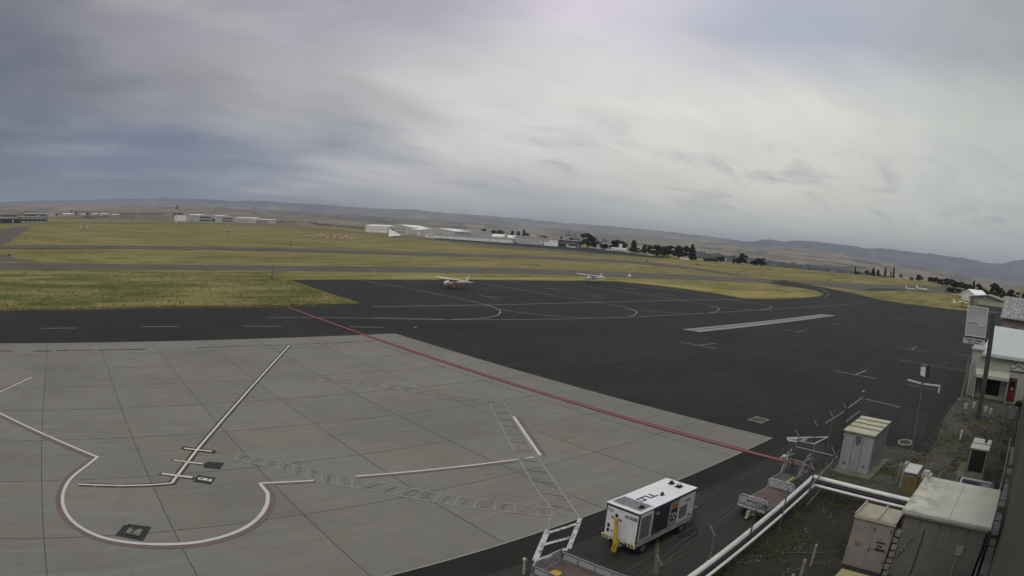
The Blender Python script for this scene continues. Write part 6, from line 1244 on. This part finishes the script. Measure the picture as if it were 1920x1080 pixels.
MB().tube((0, 0, 0), (0, 0, hw), .08, 8).build('pole', pm('orange_pole', (.5, .2, .06), (.4, .2, .1), 1, .6), ws); MB().tube((0, 0, hw-.3), (2.7, -1.6, hw-.6), .45, 12, .22).build('sock', pm('windsock_orange', (.62, .20, .03), (.55, .18, .03), 1, .8), ws, smooth=True)
tt = thing('wind_tetrahedron', 'large white tetrahedron landing marker on the grass before the big hangar', 'landing marker', tuple(at(741, 445.5))); dts = math.hypot(at(741, 445.5).x, at(741, 445.5).y)*.0008
tt.rotation_euler = (0, 0, R(-42)); Lh = 12*dts
m = MB(); bk_ = -Lh; m.add([(bk_, -3.2, .7), (bk_, 3.2, .7), (bk_, 0, 7.6), (Lh, 0, 2.2)], [(0, 2, 1), (0, 1, 3), (1, 2, 3), (2, 0, 3)]); m.build('body', pm('tetra_white', (.76, .76, .74), (.66, .66, .64), .6, .6), tt)
for k in range(9): t_ = k/9; p_ = Vector((bk_, 0, 7.6)).lerp(Vector((Lh, 0, 2.2)), t_); MB().ball(p_, .30, 6, 4).build('edge_lamp', pm('tetra_white', (.76, .76, .74)), tt); MB().tube((0, 0, 0), (0, 0, 1.6), .4, 10).build('pivot', BLK, tt)
bw = pm('barrier_white', (.66, .60, .58), (.5, .4, .38), 1, .6); bo_ = pm('barrier_red', (.36, .10, .055), (.28, .08, .05), 1, .7)
ORD = ['first', 'second', 'third', 'fourth', 'fifth', 'sixth', 'seventh', 'eighth', 'ninth', 'tenth', 'eleventh', 'twelfth', 'thirteenth']
bars = [(572, 443.2, 0), (581, 443.4, 1), (588, 445, 0), (595, 442.8, 1), (601, 445.8, 0), (605, 442.8, 1), (614, 446.4, 1), (626, 447, 0), (628, 444, 1), (640, 447.3, 1), (649, 446, 0), (650, 444.6, 1), (659, 448, 1)]
for k, (x, y, wh) in enumerate(bars):
    g = at(x, y); t = thing('barricade', ORD[k]+' red and white barricade from the left in the row on the grass', 'barricade', tuple(g), R(-30), 'barricades lying on the far grass')
    MB().box((-2.2, -.35, 0), (2.2, .35, .75)).build('base', bo_, t, bevel=.04); MB().box((-1.5, -.38, .3), (1.5, -.352, .7)).build('white_band', bw, t); 
    if wh: MB().box((-1.8, -.4, .76), (1.8, .4, 1.05)).build('top_panel', bw, t)
sgs = [(545, 462.5, 4.5, 2.2, 'dark sign board on the grass left of the barricade row'), (340, 458.4, 2.5, 1.5, 'small dark sign by the runway left of centre'), (47, 449, 2.5, 2.5, 'small dark sign at the bend of the left taxiway'), (18, 480.5, 3.2, 8, 'wide black sign box near the left edge by the taxiway'), (1213, 490.6, 2.6, 4, 'small dark sign on the grass before the dark tree row'), (1309, 497, 3, 4, 'dark sign on the grass right of the dark tree row'), (1244, 512, 3, 7, 'pale low sign on the taxiway edge right of centre'), (1381, 512, 2.2, 3, 'dark sign near the spindly tree beyond the taxiway'), (161, 422.3, 1.5, 2.5, 'dark speck of a sign beyond the tiny aeroplane'), (475, 497, 2.4, 1.6, 'thin dark taxiway sign left of centre'), (856, 502.5, 2, 1.6, 'thin dark taxiway sign above the red aeroplane'), (1132, 511, 2.4, 2, 'thin dark taxiway sign above the white aeroplane'), (1560, 515, 2.2, 3, 'dark sign right of the middle of the far field')]
for x, y, h_, w_, nm in sgs:
    g = at(x, y); k = math.hypot(g.x, g.y)*.0008; t = thing('airfield_sign', nm, 'sign', tuple(g), math.atan2(-g.x, g.y), 'airfield signs in the grass'); pale = 'pale' in nm
    MB().box((-w_*k/2, -.12, .25), (w_*k/2, .12, h_*k)).build('board', STL if pale else BLK, t); MB().box((-w_*k/2.4, -.05, 0), (-w_*k/2.6, .05, .25)).build('leg', STD, t); MB().box((w_*k/2.6, -.05, 0), (w_*k/2.4, .05, .25)).build('leg', STD, t)
g = at(1180, 522); t = thing('marker_board', 'small white square board on a thin post beyond the white aeroplane', 'sign', tuple(g), math.atan2(-g.x, g.y)); MB().box((-.5, -.06, .6), (.5, .06, 1.5)).build('board', bw, t); MB().tube((0, .08, 0), (0, .08, .7), .04).build('post', STD, t)
g = at(510, 524.5); t = thing('marker_post', 'thin dark post with a forked foot at the left corner of the ramp grass', 'post', tuple(g)); MB().tube((0, 0, 0), (0, 0, 2.9), .045, 6).build('post', DGR, t); MB().tube((-.25, 0, 0), (0, 0, .9), .06, 6).build('prop', DGR, t); MB().tube((.2, .1, 0), (0, 0, .9), .06, 6).build('prop', DGR, t)
ELB = ['edge light '+s for s in ('on the runway rim below the instrument mast', 'on the runway rim below the barricade row', 'on the runway rim right above the red aeroplane', 'first of three close together on the runway rim', 'second of three close together on the runway rim', 'third of three close together on the runway rim', 'at the taxiway rim right above the marker board', 'at the taxiway rim above the ramp corner', 'leftmost on the near runway rim', 'near the dark tree pair on the field', 'beside the tall spindly tree on the field')]
for k, (x, y) in enumerate([(382, 466.2), (658, 472.6), (890, 479.6), (1000, 485.6), (1045, 487), (1085, 489.5), (1180, 512.5), (700, 508.6), (120, 464), (1428, 508), (1385, 499.5)]):
    t = thing('edge_light', ELB[k], 'runway light', tuple(at(x, y)), 0, 'runway edge lights'); MB().tube((0, 0, 0), (0, 0, .3), .12, 8).build('stem', STD, t); MB().ball((0, 0, .42), .2, 8, 6).build('lamp', bw, t, smooth=True)
for k, (x, y, nm) in enumerate([(1448+9, 535, 'pale block lying on the grass by the bend of the taxiway'), (1610, 545.5, 'pale block on the grass left of the side taxiway')]):
    g = at(x, y); tag(MB().cb((g.x, g.y, g.z+.25), (1.1, .8, .5)).build('concrete_block', CON, bevel=.05), nm, 'block')
g = at(47, 512); tag(MB().cb((g.x, g.y, g.z+.2), (1.1, .8, .4)).build('concrete_slab', CON, bevel=.04), 'pale slab lying in the grass near the left edge', 'slab')
# parked cars by the trees
CARM = [AWH, pm('car_silver', (.42, .43, .44), (.36, .37, .38), 1, .3, .4), pm('car_grey', (.12, .12, .13), (.1, .1, .11), 1, .3)]
def car(p, rz, m_, label):
    t = thing('parked_car', label, 'car', p, rz, 'cars parked by the far trees')
    m = MB(); m.loft([[(x, -.88*w_, z0), (x, .88*w_, z0), (x, .80*w_, z1), (x, -.80*w_, z1)] for x, w_, z0, z1 in ((-2.25, .92, .45, .85), (-2.1, 1, .3, 1.0), (1.0, 1, .3, 1.0), (2.1, 1, .3, .85), (2.25, .9, .4, .7))]); m.build('body', m_, t, smooth=True)
    m = MB(); m.loft([[(-1.9, -.75, .98), (1.1, -.78, .96), (.4, -.62, 1.45), (-1.4, -.62, 1.45)], [(-1.9, .75, .98), (1.1, .78, .96), (.4, .62, 1.45), (-1.4, .62, 1.45)]]); m.build('window', GLS, t); MB().box((-1.3, -.6, 1.44), (.35, .6, 1.50)).build('roof', m_, t)
    for sx in (-1.4, 1.35):
        for s in (-.82, .82): a = MB(); a.tube((sx, s-.1, .32), (sx, s+.1, .32), .32, 12); a.build('wheel', BLK, t, smooth=True)
CL = ['first parked car counted from the large tree', 'second parked car counted from the large tree', 'third parked car counted from the large tree', 'fourth parked car counted from the large tree', 'car at the left foot of the round tree', 'car just in front of the round tree', 'pale car right of the round tree', 'car at the left end of the dark tree row', 'last parked car before the dark tree row thickens', 'car beside the narrow white shed of the far row', 'car by the left corner of the pale hangar wall']
for k, (x, y) in enumerate([(1140, 470), (1178, 474), (1190, 475.5), (1199, 477), (1206, 478.3), (1217, 479.5), (1224, 480.2), (1243, 482.5), (1249, 483), (956, 456.8), (968, 458)]): g = at(x, y); car((g.x, g.y, g.z+.02), R(-40+13*(k % 4)), CARM[[0, 0, 1, 0, 1, 0, 0, 1, 0, 0, 2][k]], CL[k])
rs_ = random.Random(55); vs, fs = [], []
for k in range(420):
    q = rs_.random()
    if q < .45: x, y = rs_.uniform(590, 684), 0; y = 420+(x-590)*.09+rs_.uniform(-1.5, 1.8)
    elif q < .8: x = rs_.uniform(0, 345); y = rs_.uniform(406, 411) if x > 90 else rs_.uniform(404, 407)
    else: x = rs_.uniform(440, 590); y = 411+(x-440)*.05+rs_.uniform(-1.5, 1.5)
    g = on_land(x, y); s_ = math.hypot(g.x, g.y)*.0009*rs_.uniform(.5, 1.4)
    for _ in range(8):
        c_ = Vector((g.x+rs_.gauss(0, s_*1.6), g.y+rs_.gauss(0, s_*1.6), g.z+abs(rs_.gauss(0, .4))*s_)); a = Vector((rs_.gauss(0, 1), rs_.gauss(0, 1), rs_.gauss(0, 1))).normalized()*s_*.7; b = a.orthogonal().normalized()*s_*.5; o = len(vs); vs += [c_-a, c_+b, c_+a, c_-b]; fs.append((o, o+1, o+2, o+3))
me = bpy.data.meshes.new('scrub'); me.from_pydata([tuple(v) for v in vs], [], fs); me.materials.append(mat_leaf('scrub_foliage', (.030, .032, .020), (.085, .075, .045))); o = bpy.data.objects.new('scrub', me); C.objects.link(o); tag(o, 'low dark scrub along the far edge of the airfield', 'scrub', kind='stuff')
# ================================================================== town in the valley
HM = [mat_leaf('town_wall_pale', (.50, .47, .43), (.30, .28, .26)), pm('town_roof_grey', (.14, .13, .125), (.09, .085, .08), .1, .9), pm('town_roof_white', (.55, .55, .55), (.45, .45, .45), .1, .8)]
rt = random.Random(21); hms = []
for k in range(6):
    L_, W_ = rt.uniform(9, 20), rt.uniform(7, 11); hh = rt.uniform(3, 6)
    w_ = MB().box((-L_/2, -W_/2, -2), (L_/2, W_/2, hh)); r_ = MB(); r_.slab([(-L_/2-.5, -W_/2-.5, hh), (-L_/2-.5, 0, hh+2.4), (-L_/2-.5, W_/2+.5, hh)], (L_+1, 0, 0)); a = w_.build('wall', HM[0]); b = r_.build('roof', HM[1] if k % 3 else HM[2]); hms.append((a.data, b.data)); bpy.data.objects.remove(a); bpy.data.objects.remove(b)
def town_px():
    while True:
        if rt.random() < .12: x = rt.uniform(1060, 1225); top = 431+(x-1060)*.26; bot = 455+(x-1060)*.15; y = top+(bot-top)*rt.random()**.8
        else: x = rt.uniform(1300, 1740); top = 474+(x-1300)*.128; bot = 484+(x-1300)*.112; y = rt.uniform(top, bot)
        return x, y
for k in range(170):
    x, y = town_px(); g = on_land(x, y)
    if math.hypot(g.x, g.y) < 2400: continue
    t = thing('town_house', 'tiny pale house among dark trees in the hazy valley town', 'house', tuple(g), rt.uniform(0, 3.1), 'houses of the hazy valley town'); s_ = rt.uniform(.8, 1.5)*max(1, math.hypot(g.x, g.y)/4200); t.scale = (s_,)*3
    wm_, rm_ = hms[k % 6]
    for nm, me in (('wall', wm_), ('roof', rm_)): o = bpy.data.objects.new(nm, me); C.objects.link(o); o.parent = t
vs, fs = [], []
for k in range(2100):
    x, y = town_px(); g = on_land(x, y+rt.uniform(-1, 1)); d_ = math.hypot(g.x, g.y)
    if d_ < 2400: continue
    s_ = d_*(.0011 if x < 1250 else .0017)*rt.uniform(.6, 1.5)
    for _ in range(7):
        c_ = Vector((g.x+rt.gauss(0, s_), g.y+rt.gauss(0, s_), g.z+abs(rt.gauss(0, .5))*s_+s_*.4)); a = Vector((rt.gauss(0, 1), rt.gauss(0, 1), rt.gauss(0, 1))).normalized()*s_*1.0; b = a.orthogonal().normalized()*s_*.8; o = len(vs)
        vs += [c_-a, c_+b, c_+a, c_-b, c_+a.cross(b).normalized()*s_*.8]; fs += [(o, o+1, o+4), (o+1, o+2, o+4), (o+2, o+3, o+4), (o+3, o, o+4)]
me = bpy.data.meshes.new('town_trees'); me.from_pydata([tuple(v) for v in vs], [], fs); me.materials.append(mat_leaf('town_foliage', (.030, .036, .028), (.075, .080, .060))); o = bpy.data.objects.new('town_trees', me); C.objects.link(o); tag(o, 'dark tree cover of the hazy town down in the valley', 'trees', kind='stuff')
# ================================================================== loose stones and weeds on the gravel
rg = random.Random(9); vs, fs = [], []
def inside(x, y): return (40 < x < 68 and -.6 < y < 7.2-.02*(x-40)) or (36.5 < x < 41.5 and -.5 < y < 12 and not (35.2 < x < 40.5 and 8.3 < y < 11.3))
for k in range(15000):
    x, y = 36+32*rg.random()**.8, rg.uniform(-.5, 12)
    if not inside(x, y): continue
    s_ = rg.uniform(.015, .06)*(1.2 if x > 52 else .8); z = s_*.4; o = len(vs)
    vs += [(x+rg.uniform(-.3, .3)*s_+dx*s_, y+dy*s_, z+dz*s_*.7) for dx, dy, dz in ((1, 0, 0), (0, 1, .1), (-1, 0, 0), (0, -1, .1), (0, 0, 1), (0, 0, -1))]; fs += [(o, o+1, o+4), (o+1, o+2, o+4), (o+2, o+3, o+4), (o+3, o, o+4)]
me = bpy.data.meshes.new('gravel_stones'); me.from_pydata(vs, [], fs); me.materials.append(mat_leaf('stone', (.035, .033, .030), (.20, .19, .17))); o = bpy.data.objects.new('gravel_stones', me); C.objects.link(o); tag(o, 'loose grey and pale stones scattered over the weedy gravel', 'stones', kind='stuff')
def tufts(name, n, fn, h0, h1, m_, label, rs):
    r = random.Random(rs); vs, fs = [], []
    for k in range(n):
        p = fn(r)
        if p is None: continue
        x, y = p; zz_ = lay(x, y, 3)
        for _ in range(r.randint(4, 9)):
            a = r.uniform(0, 6.28); h_ = r.uniform(h0, h1); l_ = r.uniform(.3, .9)*h_; o = len(vs); bx_, by_ = x+r.gauss(0, .06), y+r.gauss(0, .06); w_ = h_*.10+.008
            vs += [(bx_-w_*math.sin(a), by_+w_*math.cos(a), zz_), (bx_+w_*math.sin(a), by_-w_*math.cos(a), zz_), (bx_+l_*math.cos(a), by_+l_*math.sin(a), zz_+h_)]; fs.append((o, o+1, o+2))
    me = bpy.data.meshes.new(name); me.from_pydata(vs, [], fs); me.materials.append(m_); o = bpy.data.objects.new(name, me); C.objects.link(o); tag(o, label, 'weeds', kind='stuff'); return o
WD = mat_leaf('weed_green', (.035, .050, .018), (.13, .12, .045)); WD2 = mat_leaf('weed_straw', (.20, .16, .05), (.10, .09, .03))
def f_gravel(r):
    x, y = r.uniform(36, 60), r.uniform(-.5, 12)
    return (x, y) if inside(x, y) and noise.noise(Vector((x*.35, y*.5, 0))) > .02 else None
tufts('gravel_weeds', 3800, f_gravel, .05, .16, WD, 'low green weeds creeping over the gravel bed', 4)
def f_gravel2(r):
    x, y = r.uniform(37, 62), r.uniform(-.5, 8)
    return (x, y) if inside(x, y) and noise.noise(Vector((x*.4+9, y*.6, 0))) > .2 else None
tufts('dry_weeds', 2600, f_gravel2, .05, .15, WD2, 'dry ochre weeds in patches on the gravel bed', 5)
def f_yard(r):
    x, y = r.uniform(14, 33), r.uniform(4, 10.4)
    edge = abs(y-(9.82+.01*(x-12.5))) < .5*r.random()+.1
    return (x, y) if edge or noise.noise(Vector((x*.5+20, y*.5, 0))) > .20 else None
tufts('yard_weeds', 7000, f_yard, .03, .12, WD, 'weeds growing along the fence foot and through the yard tarmac', 6)
def f_lit(r):
    x, y = r.uniform(16, 33), r.uniform(4.2, 10.2); return (x, y) if noise.noise(Vector((x*.7+3, y*.9+8, 0))) > .22 else None
r = random.Random(77); vs, fs = [], []
for k in range(1500):
    p = f_lit(r)
    if not p: continue
    s_ = r.uniform(.015, .05); a = r.uniform(0, 6.28); o = len(vs); zz_ = lay(p[0], p[1], 3)+.012
    vs += [(p[0]+s_*math.cos(a+q), p[1]+s_*math.sin(a+q), zz_+r.uniform(0, .02)) for q in (0, 1.5, 3.1, 4.6)]; fs.append((o, o+1, o+2, o+3))
me = bpy.data.meshes.new('litter'); me.from_pydata(vs, [], fs); me.materials.append(mat_leaf('litter_flakes', (.10, .09, .075), (.34, .33, .30))); o = bpy.data.objects.new('leaf_litter', me); C.objects.link(o); tag(o, 'pale flakes of litter and leaves scattered over the yard tarmac', 'litter', kind='stuff')
# verge of ragged grass where the field meets the black ramp
def f_verge(r):
    L = VERGE; i = r.randrange(len(L)-1); a, b = Vector(L[i]), Vector(L[i+1]); p = a.lerp(b, r.random()); return (p.x+r.gauss(0, .35), p.y+abs(r.gauss(0, .5)) if i < 3 else p.y+r.gauss(0, .4))
VERGE = GP((0, 581), (250, 577.5), (430, 575), (600, 570.6), (664, 569.5), (640, 561.5), (590, 544.5), (533, 524.6), (700, 524), (1000, 525.4), (1140, 527), (1250, 537.5), (1395, 559), (1500, 558.5))
tufts('ragged_verge', 5000, f_verge, .10, .32, mat_leaf('verge_blades', (.42, .37, .16), (.22, .22, .07)), 'ragged dry grass verge along the black ramp', 7)
def f_field(r):
    x = r.uniform(-60, 640); y = r.uniform(509, 577); g = at(x, y); return (g.x, g.y) if (x < 525 or y > 527+(x-533)*.34) and noise.noise(Vector((g.x*.06+k_*7, g.y*.11, 0)))+r.uniform(-.3, .3) > 0 else None
for k_, (ca, cb2) in enumerate((((.20, .19, .07), (.13, .14, .045)), ((.30, .25, .11), (.22, .19, .08)), ((.10, .11, .035), (.07, .07, .03)))):
    tufts(('green_tufts', 'straw_tufts', 'dark_tufts')[k_], (2600, 2600, 1500)[k_], f_field, .08, .30, mat_leaf('field_blades_%d' % k_, ca, cb2), ('fresh green grass tufts over the near left field', 'straw coloured grass tufts over the near left field', 'dark weedy tufts over the near left field')[k_], 8+k_)
# ================================================================== the air between here and the hills
hz = MB().box((-27000, -9000, -400), (27000, 27000, 760)).build('haze', bpy.data.materials.new('hazy_air')); hz['kind'] = 'stuff'
hmt = hz.data.materials[0]; hmt.use_nodes = True; hn = hmt.node_tree; hn.nodes.clear()
pv = hn.nodes.new('ShaderNodeVolumePrincipled'); pv.inputs['Color'].default_value = (.72, .80, .98, 1); pv.inputs['Density'].default_value = 8.5e-5; pv.inputs['Anisotropy'].default_value = 0.0
ho_ = hn.nodes.new('ShaderNodeOutputMaterial'); hn.links.new(pv.outputs[0], ho_.inputs['Volume'])
